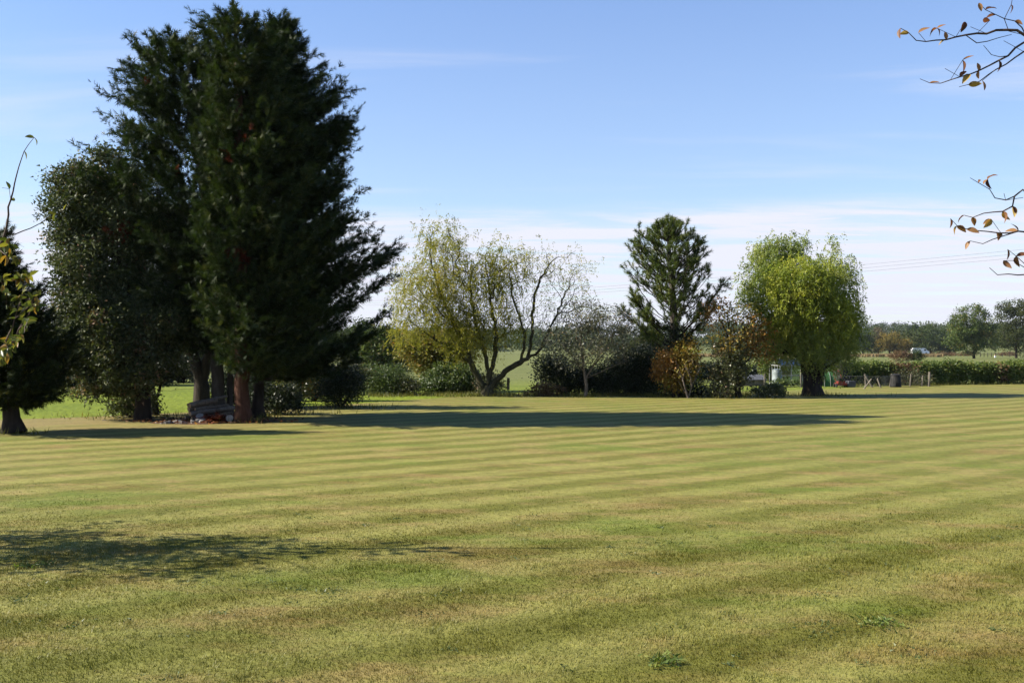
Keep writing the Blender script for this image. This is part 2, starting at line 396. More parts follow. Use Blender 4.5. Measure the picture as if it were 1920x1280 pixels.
def field_material():
    m, n, l = new_mat('pasture')
    geo = n.new('ShaderNodeNewGeometry')
    sp = n.new('ShaderNodeSeparateXYZ'); l.new(geo.outputs['Position'], sp.inputs[0])
    no = n.new('ShaderNodeTexNoise'); l.new(geo.outputs['Position'], no.inputs['Vector'])
    no.inputs['Scale'].default_value = 0.35; no.inputs['Detail'].default_value = 8; no.inputs['Roughness'].default_value = 0.65
    a = ramp(m.node_tree, no.outputs['Fac'], refl([(0.3, (0.150, 0.205, 0.016)), (0.6, (0.215, 0.265, 0.022)), (0.8, (0.26, 0.275, 0.04))]))
    b = ramp(m.node_tree, no.outputs['Fac'], refl([(0.3, (0.14, 0.165, 0.045)), (0.6, (0.20, 0.215, 0.07)), (0.8, (0.24, 0.235, 0.09))]))
    k = n.new('ShaderNodeMapRange'); l.new(sp.outputs['Y'], k.inputs[0])
    k.inputs[1].default_value = 38; k.inputs[2].default_value = 60
    mx = n.new('ShaderNodeMix'); mx.data_type = 'RGBA'; l.new(k.outputs[0], mx.inputs['Factor']); l.new(a, mx.inputs['A']); l.new(b, mx.inputs['B'])
    pr = n.new('ShaderNodeBsdfPrincipled'); l.new(mx.outputs['Result'], pr.inputs['Base Color'])
    pr.inputs['Roughness'].default_value = 0.9; pr.inputs['Specular IOR Level'].default_value = 0.1
    n2 = n.new('ShaderNodeTexNoise'); l.new(geo.outputs['Position'], n2.inputs['Vector']); n2.inputs['Scale'].default_value = 5; n2.inputs['Detail'].default_value = 4
    bp = n.new('ShaderNodeBump'); bp.inputs['Distance'].default_value = 0.12; l.new(n2.outputs['Fac'], bp.inputs['Height']); l.new(bp.outputs[0], pr.inputs['Normal'])
    o = n.new('ShaderNodeOutputMaterial'); l.new(pr.outputs[0], o.inputs[0])
    return m


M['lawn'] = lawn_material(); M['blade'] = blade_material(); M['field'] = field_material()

# ------------------------------------------------------------------ the ground
far = 9000.0
tag(put('field', [(-far, -400, 0), (far, -400, 0), (far, far, 0), (-far, far, 0)], [[0, 1, 2, 3]], M['field']),
    'bright green pasture running from the lawn to the far woods', 'field', kind='structure')
lawn_edge = [(-60, -25), (60, -25), (70, 56), (30, 51.5), (24, 50.4), (19, 48.5), (15, 45), (11, 41.5), (4, 40.2), (0, 38.8), (-1.4, 37.4), (-3.2, 34.6),
             (-4.6, 32.2), (-6.5, 29.6), (-8.6, 27.6), (-10.6, 25.6), (-13.2, 23.9), (-18, 22.6), (-60, 20)]
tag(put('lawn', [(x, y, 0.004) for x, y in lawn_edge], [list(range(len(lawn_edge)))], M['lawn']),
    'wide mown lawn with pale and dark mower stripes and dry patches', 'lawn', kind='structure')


def hill(name, cx_, cy_, wx, wy, h, label):
    g = 40
    u = np.linspace(-1, 1, g)
    xx, yy = np.meshgrid(u, u, indexing='ij')
    r = np.clip(1 - xx ** 2, 0, 1) * np.clip(1 - yy ** 2, 0, 1)
    zz = h * r ** 1.3 * (1 + 0.12 * np.sin(xx * 7) + 0.08 * np.sin(yy * 9 + xx * 5)) - 0.3
    v = np.stack([cx_ + xx * wx, cy_ + yy * wy, zz], -1).reshape(-1, 3)
    i = np.arange(g * g).reshape(g, g)
    f = np.stack([i[:-1, :-1], i[1:, :-1], i[1:, 1:], i[:-1, 1:]], -1).reshape(-1, 4)
    tag(put(name, v, f, M['field'], smooth=True), label, 'hill', kind='structure')
    return lambda x, y: h * max(0, 1 - ((x - cx_) / wx) ** 2) ** 1.3 * max(0, 1 - ((y - cy_) / wy) ** 2) ** 1.3 - 0.3


ridge_z = hill('hills', 330, 900, 900, 330, 15.0, 'low wooded rise on the horizon beyond the fields')

# near turf: every blade is real; they lie over the way each mower pass went
def turf():
    parts = []
    for d0, d1, dens, hgt, wid in ((4.2, 6.5, 8200, 0.019, 0.0024), (6.5, 9.0, 6200, 0.018, 0.0029), (9.0, 14.5, 3800, 0.016, 0.0036)):
        w1 = 0.53 * d1 + 1.2
        n = int((d1 - d0) * 2 * w1 * dens)
        x = rng.uniform(-w1, w1, n); y = rng.uniform(d0, d1, n)
        k = (np.abs(x) < 0.53 * y + 1.0) & (rng.random(n) < np.clip((14.5 - y) / 6.0, 0, 1))
        parts.append(np.stack([x[k], y[k], np.full(k.sum(), hgt), np.full(k.sum(), wid)], -1))
    q = np.concatenate(parts)
    q[:, 2] *= np.clip((18 - q[:, 1]) / 9.0, 0.45, 1)
    n = len(q)
    x, y, h, w = q.T
    s = x * MOW_N[0] + y * MOW_N[1]
    side = np.sign(np.sin(s * 2 * math.pi / PASS) + rng.normal(0, 0.5, n))
    a = rng.uniform(0, 2 * math.pi, n)
    clump = np.sin(x * 3.1 + np.sin(y * 2.3) * 2) * np.sin(y * 2.7 + np.sin(x * 1.9) * 2)
    h = h * rng.uniform(0.55, 1.25, n) * (1 + 0.25 * clump)
    cell = np.modf(np.sin(np.floor(x / 0.085) * 12.9898 + np.floor(y / 0.11) * 78.233) * 43758.5453)[0]
    tuft = np.abs(cell) > 0.93
    h = np.where(tuft, h * 1.5, h)
    lean = rng.uniform(0.2, 1.0, n) * h
    tip = np.stack([x + np.cos(a) * lean * 0.7 + side * MOW[0] * lean * 0.4, y + np.sin(a) * lean * 0.7 + side * MOW[1] * lean * 0.4, h], -1)
    b = a + rng.uniform(-1, 1, n)
    dx, dy = np.cos(b) * w, np.sin(b) * w
    v = np.stack([np.stack([x - dx, y - dy, np.full(n, 0.002)], -1), np.stack([x + dx, y + dy, np.full(n, 0.002)], -1), tip], 1).reshape(-1, 3)
    t = np.clip(0.42 + 0.10 * clump - 0.10 * tuft + rng.normal(0, 0.19, n), 0, 1)
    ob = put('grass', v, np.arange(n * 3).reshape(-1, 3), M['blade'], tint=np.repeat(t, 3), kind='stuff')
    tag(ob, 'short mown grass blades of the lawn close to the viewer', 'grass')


turf()

# ------------------------------------------------------------------ plants: skeleton, tubes, leaves
def smooth_line(pts, step):
    pts = np.asarray(pts, float)
    if len(pts) > 2:                                    # Catmull-Rom
        p = np.concatenate([[2 * pts[0] - pts[1]], pts, [2 * pts[-1] - pts[-2]]])
        out = []
        for i in range(1, len(p) - 2):
            t = np.linspace(0, 1, 12, endpoint=False)[:, None]
            a, b, c, d = p[i - 1], p[i], p[i + 1], p[i + 2]
            out.append(0.5 * (2 * b + (c - a) * t + (2 * a - 5 * b + 4 * c - d) * t ** 2 + (3 * b - a - 3 * c + d) * t ** 3))
        pts = np.concatenate(out + [pts[-1:]])
    L = np.concatenate([[0], np.cumsum(np.linalg.norm(np.diff(pts, axis=0), axis=1))])
    n = max(2, int(L[-1] / step) + 1)
    s = np.linspace(0, L[-1], n)
    return np.stack([np.interp(s, L, pts[:, k]) for k in range(3)], -1)


class Skeleton:
    def __init__(self, cap=60000):
        self.p = np.zeros((cap, 3)); self.par = np.full(cap, -1); self.plen = np.zeros(cap); self.n = 0; self.n_main = 0

    def add(self, pt, parent):
        i = self.n
        self.p[i] = pt; self.par[i] = parent
        self.plen[i] = 0 if parent < 0 else self.plen[parent] + np.linalg.norm(pt - self.p[parent])
        self.n += 1
        return i

    def line(self, pts, step=0.25, wig=0.0):
        pts = smooth_line(pts, step)
        if wig: pts[1:] += rng.normal(0, wig, (len(pts) - 1, 3))
        if self.n == 0: j = self.add(pts[0], -1)
        else: j = int(np.argmin(np.linalg.norm(self.p[:self.n] - pts[0], axis=1)))
        for q in pts[1:]: j = self.add(q, j)
        self.n_main = self.n
        return j

    def reach(self, centres, alpha=0.35, step=0.3, wig=0.02, low=0.6, bend=0.35):
        root = self.p[0]
        tips = []
        for c in sorted(centres, key=lambda q: np.linalg.norm(q - root)):
            P = self.p[:self.n]
            d = np.linalg.norm(P - c, axis=1)
            j = int(np.argmin(d + alpha * self.plen[:self.n] + low * np.maximum(0, P[:, 2] - c[2])))
            a = self.p[j]
            dj = d[j]
            pd = unit(a - self.p[self.par[j]]) if self.par[j] >= 0 else np.array((0, 0, 1.0))
            ctrl = a + pd * dj * bend + np.array((0, 0, dj * 0.08))
            m = max(1, int(dj / step))
            t = (np.arange(1, m + 1) / m)[:, None]
            q = (1 - t) ** 2 * a + 2 * t * (1 - t) * ctrl + t ** 2 * c
            if m > 1 and wig: q[:-1] += rng.normal(0, wig, (m - 1, 3))
            for z in q: j = self.add(z, j)
            tips.append(j)
        return tips

    def radii(self, r_base, r_tip, p=2.3):
        n = self.n
        acc = np.zeros(n); nch = np.zeros(n, int)
        for i in range(n - 1, 0, -1):
            if nch[i] == 0: acc[i] = 1.0
            acc[self.par[i]] += acc[i]; nch[self.par[i]] += 1
        if nch[0] == 0: acc[0] = 1
        f = acc ** (1 / p)
        r = r_tip + (r_base - r_tip) * (f - 1) / max(f[0] - 1, 1e-6)
        self.r = np.maximum(r, r_tip * 0.6)

    def tubes(self, split=True):
        """-> (main verts, faces), (branch verts, faces)"""
        n = self.n
        kids = [[] for _ in range(n)]
        for i in range(1, n): kids[self.par[i]].append(i)
        out = {True: [[], [], 0], False: [[], [], 0]}
        stack = [(0, None)]
        while stack:
            i, frm = stack.pop()
            chain = [] if frm is None else [frm]
            rr0 = None if frm is None else self.r[i]
            j = i
            while True:
                chain.append(j)
                if not kids[j]: break
                k = max(kids[j], key=lambda q: self.r[q])
                for o in kids[j]:
                    if o != k: stack.append((o, j))
                j = k
            if len(chain) < 2: continue
            pts = self.p[chain]; r = self.r[chain].copy()
            if rr0 is not None: r[0] = rr0
            big = chain[1] < self.n_main
            ns = 10 if r.max() > 0.09 else (6 if r.max() > 0.03 else (4 if r.max() > 0.012 else 3))
            tan = np.gradient(pts, axis=0); tan = unit(tan)
            ref = np.where(np.abs(tan[:, 2:3]) > 0.92, np.array([[1.0, 0, 0]]), np.array([[0, 0, 1.0]]))
            if np.abs(tan[:, 2]).mean() > 0.6: ref = np.array([[1.0, 0.13, 0]]) * np.ones((len(pts), 1))
            else: ref = np.array([[0, 0.1, 1.0]]) * np.ones((len(pts), 1))
            u = unit(np.cross(tan, ref)); v = np.cross(tan, u)
            ang = np.arange(ns) / ns * 2 * math.pi
            ring = pts[:, None, :] + r[:, None, None] * (np.cos(ang)[None, :, None] * u[:, None, :] + np.sin(ang)[None, :, None] * v[:, None, :])
            o = out[big]
            idx = o[2] + np.arange(len(pts) * ns).reshape(len(pts), ns)
            a, b = idx[:-1], idx[1:]
            o[1].append(np.stack([a, np.roll(a, -1, 1), np.roll(b, -1, 1), b], -1).reshape(-1, 4))
            o[0].append(ring.reshape(-1, 3)); o[2] += len(pts) * ns
        res = []
        for k in (True, False):
            o = out[k]
            res.append((np.concatenate(o[0]), np.concatenate(o[1])) if o[0] else None)
        return res


def ell_points(ells, D, n, shell=0.6, gap=0.0):
    """clump centres in a union of ellipsoids given as (px, py, rx, ry[, depth offset, depth radius]) of the photo"""
    spec = []
    for e in ells:
        dd = e[4] if len(e) > 4 else 0.0
        Dd = D + dd
        c = np.array((X(e[0], Dd), Dd, Z(e[1], Dd)))
        rx, rz = e[2] / FPX * Dd, e[3] / FPX * Dd
        ry = e[5] if len(e) > 5 else 0.85 * rx
        spec.append((c, np.array((rx, ry, rz))))
    vol = np.array([np.prod(s[1]) for s in spec]) ** 0.85
    cnt = np.maximum(1, (vol / vol.sum() * n).astype(int))
    out, who = [], []
    for i, ((c, r), k) in enumerate(zip(spec, cnt)):
        d = unit(rng.normal(size=(k, 3)))
        rad = np.where(rng.random(k) < shell, rng.uniform(0.66, 1.06, k), rng.random(k) ** (1 / 3))
        out.append(c + d * rad[:, None] * r); who.append(np.full(k, i))
    pts = np.concatenate(out); who = np.concatenate(who)
    k = pts[:, 2] > 0.12
    return pts[k], who[k], spec


def leaf_quads(pos, axis, length, width, fold=0.25):
    """one small pointed leaf face each"""
    n = len(pos)
    axis = unit(axis)
    side = unit(np.cross(axis, rng.normal(size=(n, 3))))
    nor = np.cross(axis, side)
    L = (length * rng.uniform(0.7, 1.25, n))[:, None]; Wd = (width * rng.uniform(0.7, 1.25, n))[:, None]
    b = pos + nor * Wd * fold
    v = np.stack([b + side * Wd * 0.5, pos + axis * L, b - side * Wd * 0.5], 1).reshape(-1, 3)
    return v, np.arange(n * 3).reshape(-1, 3)


def cloud_leaves(cs, per, rc, L, Wd, droop=0.3, out_from=None, flat=0.75):
    """leaves in loose clumps round the points cs; per may be an array"""
    per = np.broadcast_to(np.asarray(per), (len(cs),)).astype(int)
    idx = np.repeat(np.arange(len(cs)), per)
    n = len(idx)
    off = rng.normal(size=(n, 3)) * rc * np.array((1, 1, flat)) * 0.62
    pos = cs[idx] + off
    ax = rng.normal(size=(n, 3)) * 0.8 + unit(off) * 0.7 - np.array((0, 0, droop))
    ct = rng.normal(0.5, 0.17, len(cs))
    tint = np.clip(ct[idx] + rng.normal(0, 0.16, n), 0, 1)
    v, f = leaf_quads(pos, ax, L, Wd)
    return v, f, np.repeat(tint, 3)


def strand_leaves(cs, strands, slen, L, Wd, per=14, spread=0.25, centre=None):
    """hanging withies, each with narrow leaves along it"""
    idx = np.repeat(np.arange(len(cs)), strands)
    m = len(idx)
    start = cs[idx] + rng.normal(size=(m, 3)) * spread
    outw = rng.normal(size=(m, 3)); outw[:, 2] = 0
    if centre is not None:
        o = start - centre; o[:, 2] = 0
        outw = unit(outw) * 0.6 + unit(o) * 0.8
    outw = unit(outw)
    ln = slen * rng.uniform(0.4, 1.3, m)
    t = np.linspace(0, 1, per)
    path = start[:, None, :] + outw[:, None, :] * (ln * 0.35)[:, None, None] * np.sqrt(t)[None, :, None]
    path = path + np.array((0, 0, 1.0)) * (ln[:, None] * (0.22 * np.sin(t * 2.2)[None, :] - 0.85 * t[None, :] ** 1.6))[:, :, None]
    pos = path.reshape(-1, 3) + rng.normal(size=(m * per, 3)) * 0.035
    n = len(pos)
    ax = rng.normal(size=(n, 3)) * 0.6 + np.array((0, 0, -0.7)) + np.repeat(outw, per, 0) * 0.3
    ct = rng.normal(0.5, 0.2, len(cs))
    tint = np.clip(np.repeat(ct[idx], per) + rng.normal(0, 0.14, n), 0, 1)
    v, f = leaf_quads(pos, ax, L, Wd)
    keep = v[:, 2].reshape(-1, 3).min(1) > 0.02
    f = f[keep]
    return v, f, np.repeat(tint, 3)


# a flat spray of cypress: midrib with sprigs left and right, as thin diamonds
def frond_template():
    q = []
    def sprig(a, b, w):
        a, b = np.array(a, float), np.array(b, float)
        d = (b - a) / np.linalg.norm(b - a); s = np.array((-d[1], d[0], 0))
        q.append([a + s * w, b, a - s * w])
    sprig((0.0, 0, 0), (1.05, 0, 0.06), 0.06)
    for t in (0.14, 0.46):
        l = 0.66 * (1 - 0.62 * t)
        for sg in (-1, 1):
            tt = t + 0.05 * sg
            sprig((tt, 0, 0), (tt + l * 0.80, sg * l * 0.66, 0.05 - 0.16 * l), 0.058)
    return np.array(q).reshape(-1, 3)


FROND = frond_template()


def fronds(pos, axis, size, tint, roll=None):
    n = len(pos)
    ax = unit(axis)
    up = rng.normal(size=(n, 3)) * 0.7 + np.array((0, 0, 1.0)) if roll is None else roll
    sd = unit(np.cross(up, ax)); nr = np.cross(ax, sd)
    B = np.stack([ax, sd, nr], 1) * size[:, None, None]         # rows: basis
    v = pos[:, None, :] + np.einsum('vk,nkd->nvd', FROND, B)
    k = len(FROND)
    f = np.arange(n * k).reshape(-1, 3)
    return v.reshape(-1, 3), f, np.repeat(tint, k)


def cypress(name, label, D, base, trunk, sil, r_base, nb, mat, bark, dead=(), size=0.34, depth=0.9, seed=0, low_stubs=0, lit=None, per=1.0, group=None, tintbias=0.0, boughs=()):
    """trunk: photo points; sil: rows (py, left px, right px) of the crown's outline"""
    global rng
    rng = np.random.default_rng(seed)
    bx = P3(base[0], base[1], D); bx[2] = 0
    t = thing(name, label, 'tree', bx, group)
    tr = np.array([P3(a, b, D) for a, b in trunk]); tr[0] = bx; 
    S = Skeleton()
    S.line(tr, 0.3, 0.012)
    tz = S.p[:S.n, 2].copy(); tx = S.p[:S.n].copy()
    sil = np.array(sil, float)
    zs = Z(sil[:, 0], D); lx = X(sil[:, 1], D); rx = X(sil[:, 2], D)
    o = np.argsort(zs); zs, lx, rx = zs[o], lx[o], rx[o]
    zt, zb = zs[-1], zs[0]
    cs, ds, ln = [], [], []
    for i in range(nb + len(boughs)):
        u = (i + rng.random()) / nb
        z = zb + (zt - zb) * u ** 0.93
        if i >= nb: z = Z(boughs[i - nb][1], D)
        az = i * 2.39996 + rng.normal(0, 0.3)
        ctr = np.array([np.interp(z, tz, tx[:, k]) for k in range(3)])
        L_, R_ = ctr[0] - np.interp(z, zs, lx), np.interp(z, zs, rx) - ctr[0]
        dp = 0.5 * (max(L_, 0.05) + max(R_, 0.05)) * depth
        c, s = math.cos(az), math.sin(az)
        rxx = (R_ if c > 0 else L_)
        r = math.hypot(rxx * c, dp * s) if rxx > 0 else dp * abs(s) * 0.7
        lump = 0.86 + 0.20 * math.sin(az * 2 + z * 2.3) * math.sin(z * 3.1 + az)
        r *= lump * rng.uniform(0.74, 0.99) if rng.random() < 0.85 else rng.uniform(0.85, 1.03)
        r = max(r, 0.12)
        if i >= nb:
            bxp = X(boughs[i - nb][0], D) - ctr[0]
            r, c, s = abs(bxp), math.copysign(0.985, bxp), rng.normal(0, 0.12)
        rise = r * rng.uniform(0.25, 0.6)
        z0 = max(z - rise, zb - 0.4, 0.6)
        org = np.array([np.interp(z0, tz, tx[:, k]) for k in range(3)])
        tip = ctr + np.array((c * r, s * r, 0.0)); tip[2] = z
        j = int(np.argmin(np.linalg.norm(S.p[:len(tz)] - org, axis=1)))
        a = S.p[j]
        m = max(3, int(np.linalg.norm(tip - a) / 0.22))
        tt = (np.arange(1, m + 1) / m)[:, None]
        ctrl = (a + tip) / 2 - np.array((0, 0, 0.16 * r))
        q = (1 - tt) ** 2 * a + 2 * tt * (1 - tt) * ctrl + tt ** 2 * tip
        for w in q: j = S.add(w, j)
        # sprays along the outer part of the branch
        k = max(5, int(13 * r * per))
        ts = 1 - 0.80 * rng.random(k) ** 1.15
        bp = (1 - ts[:, None]) ** 2 * a + 2 * ts[:, None] * (1 - ts[:, None]) * ctrl + ts[:, None] ** 2 * tip
        bd = unit(tip - ctrl)
        lat = np.array((-bd[1], bd[0], 0)); sg = rng.choice([-1, 1], k)
        dv = bd * rng.uniform(0.5, 1.1, k)[:, None] + lat * (sg * rng.uniform(0.0, 0.9, k))[:, None] + np.array((0, 0, 1.0)) * rng.uniform(-0.35, 0.5, k)[:, None]
        cs.append(bp); ds.append(dv); ln.append(rng.uniform(0.22, 0.62, k) * (0.6 + 0.5 * min(r, 1.3)))
    S.radii(r_base, 0.006, 2.5)
    # flare at the foot
    fl = S.plen[:S.n]; S.r[:] = S.r * (1 + 0.75 * np.exp(-fl / 0.16))
    main, br = S.tubes()
    put('trunk', *main, bark, t, smooth=True)
    put('branches', *br, M['bark_dark'], t, kind='stuff')
    cs, ds, ln = np.concatenate(cs), unit(np.concatenate(ds)), np.concatenate(ln)
    # fronds on every spray
    k = 17
    n = len(cs)
    f = rng.random((n, k))
    pos = (cs[:, None, :] + ds[:, None, :] * (ln[:, None] * f)[:, :, None]).reshape(-1, 3)
    ax = (np.repeat(ds, k, 0) + rng.normal(size=(n * k, 3)) * 0.45 + np.array((0, 0, 1.0)) * rng.normal(-0.12, 0.35, (n * k, 1)))
    sz = rng.uniform(0.5, 1.25, n * k) * size * 0.52
    ti = np.clip(np.repeat(rng.normal(0.48 + tintbias, 0.16, n), k) + rng.normal(0, 0.13, n * k), 0, 1)
    isdead = np.zeros(n * k, bool)
    for (dx, dy, dr, dd) in dead:
        q = P3(dx, dy, D + dd)
        w = np.array((1, 0.5, 1))
        isdead |= np.linalg.norm((pos - q) * w, axis=1) < dr
    v, fc, tn = fronds(pos[~isdead], ax[~isdead], sz[~isdead], ti[~isdead])
    put('crown', v, fc, mat, t, tn, kind='stuff')
    if isdead.any():
        v, fc, tn = fronds(pos[isdead], ax[isdead] - np.array((0, 0, 0.6)), sz[isdead], ti[isdead])
        tag(put('dead_foliage', v, fc, M['dead_frond'], t, tn, kind='stuff'), 'withered rust-red sprays among the dark green')
    return t


def broad(name, label, cat, D, base, polys, ells, bark, groups, n_clump, r_base, seed=0, r_tip=0.004, alpha=0.35, wig=0.02, step=0.3,
          shell=0.6, bend=0.35, group=None, low=0.6, flare=0.3, extra=0, crown_name='crown', twig_mat=None, p=2.3):
    """groups: {ellipsoid index or None: dict(kind, mat, per, rc, L, W, ...)}"""
    global rng
    rng = np.random.default_rng(seed)
    bx = P3(base[0], base[1], D); bx[2] = 0
    t = thing(name, label, cat, bx, group)
    S = Skeleton()
    for i, pl in enumerate(polys):
        q = np.array([P3(a[0], a[1], D + (a[2] if len(a) > 2 else 0)) for a in pl])
        if i == 0: q[0] = bx
        S.line(q, step, wig * 0.6)
    pts, who, spec = ell_points(ells, D, n_clump, shell)
    S.reach(list(pts), alpha, step, wig, low, bend)
    S.radii(r_base, r_tip, p)
    S.r *= 1 + flare * np.exp(-S.plen[:S.n] / 0.25)
    main, br = S.tubes()
    put('trunk', *main, bark, t, smooth=True)
    if br: put('branches', *br, twig_mat or bark, t, kind='stuff')
    allc = np.mean([s[0] for s in spec], axis=0)
    by_mat = {}
    for i in range(len(ells)):
        g = groups.get(i, groups.get(None))
        if g is None: continue
        c = pts[who == i]
        if len(c) == 0: continue
        if g.get('kind', 'cloud') == 'cloud':
            res = cloud_leaves(c, g['per'], g['rc'], g['L'], g['W'], g.get('droop', 0.3))
        elif g['kind'] == 'frond':
            idx = np.repeat(np.arange(len(c)), g['per'])
            off = rng.normal(size=(len(idx), 3)) * g['rc'] * 0.6
            pos = c[idx] + off
            ti = np.clip(rng.normal(0.45, 0.15, len(c))[idx] + rng.normal(0, 0.12, len(idx)), 0, 1)
            res = fronds(pos, unit(off) + rng.normal(size=pos.shape) * 0.5, rng.uniform(0.6, 1.2, len(idx)) * g['L'], ti)
        else:
            res = strand_leaves(c, g['per'], g['len'], g['L'], g['W'], g.get('n', 14), g['rc'], spec[i][0])
        mt = g['mat']
        by_mat.setdefault(mt.name, [mt, [], [], [], 0])
        B = by_mat[mt.name]
        B[1].append(res[0]); B[2].append(res[1] + B[4]); B[3].append(res[2]); B[4] += len(res[0])
    for B in by_mat.values():
        v = np.concatenate(B[1]); v[:, 2] = np.maximum(v[:, 2], 0.01)
        put(crown_name, v, np.concatenate(B[2]), B[0], t, np.concatenate(B[3]), kind='stuff')
    return t


# ================================================================== the big evergreens beside the log pile
cypress('cypress_tree', 'tall dark cypress with the peeling reddish trunk, topmost crown of the clump', 23.6, (455, 792),
        [(455, 792), (454, 700), (452, 560), (450, 400), (446, 200), (441, 70), (440, 36)],
        [(30, 434, 448), (52, 392, 484), (86, 374, 508), (130, 372, 528), (200, 396, 552), (300, 404, 596), (400, 418, 632), (500, 424, 650), (600, 432, 648), (655, 440, 612), (690, 450, 575)],
        0.165, 300, M['cypress'], M['bark_red'], dead=((455, 240, 0.26, -1.5), (430, 290, 0.14, -1.0), (440, 480, 0.25, -0.6)), size=0.33, depth=1.15, seed=3, tintbias=0.09, boughs=((374, 52), (388, 34), (470, 44), (495, 66), (438, 24), (370, 96)))
cypress('cypress_tree', 'dark cypress with twin pointed tip and a bough jutting out over the lawn', 25.4, (484, 783),
        [(484, 783), (486, 700), (490, 500), (505, 300), (518, 140), (523, 48)],
        [(44, 519, 527), (60, 508, 540), (110, 486, 572), (165, 470, 614), (235, 452, 664), (320, 450, 678), (400, 455, 700), (470, 462, 718), (490, 470, 726), (530, 474, 718), (600, 482, 712), (650, 496, 700), (690, 524, 670)],
        0.13, 590, M['cypress'], M['bark_dark'], size=0.34, per=0.76, depth=1.15, seed=5, boughs=((728, 476), (720, 486), (716, 484), (712, 478), (714, 500), (706, 545), (655, 235), (648, 250), (640, 175), (600, 128), (560, 96), (536, 60)))  # shade on this trunk is put into its colour by the darker bark
cypress('cypress_tree', 'broad dark cypress with grey trunk rising behind the stacked logs', 24.7, (411, 785),
        [(411, 785), (408, 700), (400, 560), (388, 400), (362, 240), (335, 110), (330, 78)],
        [(72, 322, 338), (86, 272, 376), (120, 244, 402), (180, 200, 420), (235, 214, 430), (280, 184, 432), (340, 164, 440), (420, 205, 440), (500, 245, 440), (580, 290, 430), (650, 320, 425)],
        0.15, 330, M['cypress'], M['bark_grey'], dead=((222, 425, 0.36, -0.8), (342, 316, 0.16, -1.2), (375, 100, 0.12, -0.5), (280, 150, 0.12, -0.8)), size=0.35, seed=7, per=0.72, boughs=((200, 178), (206, 160), (168, 335), (176, 290), (240, 118), (272, 70), (165, 400), (245, 88), (210, 245)))
cypress('cypress_tree', 'slender grey cypress stem squeezed between the two thick trunks', 25.0, (433, 781),
        [(433, 781), (432, 700), (428, 560), (425, 420), (422, 330)],
        [(320, 415, 430), (360, 400, 450), (430, 390, 462), (520, 395, 470), (600, 405, 460)],
        0.075, 70, M['cypress'], M['bark_grey'], size=0.30, seed=8)
broad('old_conifer', 'old thick-trunked conifer leaning over the grass behind the log pile', 'tree', 29.5, (380, 764),
      [[(380, 764), (378, 730), (371, 690), (352, 650), (320, 600), (285, 545)], [(378, 725), (392, 660), (405, 590), (400, 500)], [(376, 735), (345, 728), (300, 732), (262, 722)]],
      [(320, 590, 75, 62), (262, 545, 60, 60), (385, 575, 55, 80), (330, 500, 70, 60), (400, 470, 50, 80), (350, 430, 60, 50)],
      M['bark_dark'], {None: dict(kind='frond', mat=M['cypress'], per=16, rc=0.36, L=0.34)}, 260, 0.22, seed=9, wig=0.03)

# evergreen oak to the west of them
broad('holm_oak', 'grey-green evergreen oak with a bushy rounded crown hanging to the grass', 'tree', 24.4, (268, 786),
      [[(268, 786), (266, 725), (255, 640), (235, 540), (205, 440), (190, 370)], [(262, 680), (215, 620), (160, 560)], [(255, 640), (290, 560), (300, 480)]],
      [(160, 375, 66, 62), (200, 335, 50, 50), (138, 465, 40, 58), (190, 470, 80, 80), (165, 560, 58, 62), (210, 600, 88, 80), (160, 660, 62, 55), (255, 675, 80, 62), (190, 712, 62, 30), (300, 610, 60, 60), (125, 350, 30, 30), (250, 400, 60, 70)],
      M['bark_dark'], {None: dict(mat=M['holm'], per=165, rc=0.25, L=0.085, W=0.052, droop=0.2)}, 700, 0.17, seed=12, wig=0.03, shell=0.5)
broad('understory_tree', 'small dark tree with slim forked trunk beside the log pile', 'tree', 26.3, (292, 777),
      [[(292, 777), (288, 750), (283, 715), (278, 680)], [(290, 765), (300, 730), (306, 690)]],
      [(270, 690, 62, 34), (300, 670, 46, 30), (245, 700, 40, 30)],
      M['bark_dark'], {None: dict(mat=M['dark_shrub'], per=46, rc=0.26, L=0.08, W=0.05)}, 90, 0.085, seed=13)
broad('low_shrub', 'low glossy shrub at the foot of the evergreen oak', 'shrub', 25.4, (246, 786),
      [[(246, 786), (246, 760)], [(246, 784), (225, 765)], [(248, 784), (268, 762)]],
      [(246, 768, 44, 22), (228, 752, 22, 18), (268, 758, 30, 24)],
      M['bark_dark'], {None: dict(mat=M['holm'], per=36, rc=0.17, L=0.07, W=0.045)}, 90, 0.03, seed=14)

# young cypress on the west edge
cypress('cypress_tree', 'young dark cypress with golden-green tips standing apart on the lawn edge', 20.6, (27, 812),
        [(27, 812), (20, 775), (12, 700), (0, 600), (-10, 520), (-16, 455)],
        [(445, -26, -10), (480, -62, 14), (520, -80, 40), (560, -92, 66), (600, -104, 92), (640, -112, 122), (690, -110, 130), (735, -90, 112), (765, -50, 62)],
        0.15, 230, M['cypress_warm'], M['bark_dark'], size=0.30, seed=21, per=1.0)

# shrubs in the shade under the evergreens
broad('round_shrub', 'rounded dark shrub at the end of the evergreen clump', 'shrub', 29.6, (640, 765),
      [[(640, 765), (640, 735)], [(636, 765), (620, 725)], [(644, 765), (660, 725)]],
      [(642, 728, 36, 36), (626, 708, 26, 26), (655, 705, 24, 30), (614, 740, 20, 22)],
      M['bark_dark'], {None: dict(mat=M['dark_shrub'], per=46, rc=0.20, L=0.06, W=0.042)}, 190, 0.05, seed=23)
broad('low_shrub', 'spreading dark undergrowth shrub beside the reddish cypress trunk', 'shrub', 26.6, (520, 776),
      [[(520, 776), (520, 752)], [(515, 776), (495, 745)], [(525, 776), (552, 750)]],
      [(515, 752, 40, 26), (490, 735, 26, 26), (550, 760, 28, 16), (535, 738, 24, 20)],
      M['bark_dark'], {None: dict(mat=M['dark_shrub'], per=46, rc=0.20, L=0.06, W=0.04)}, 160, 0.035, seed=24)
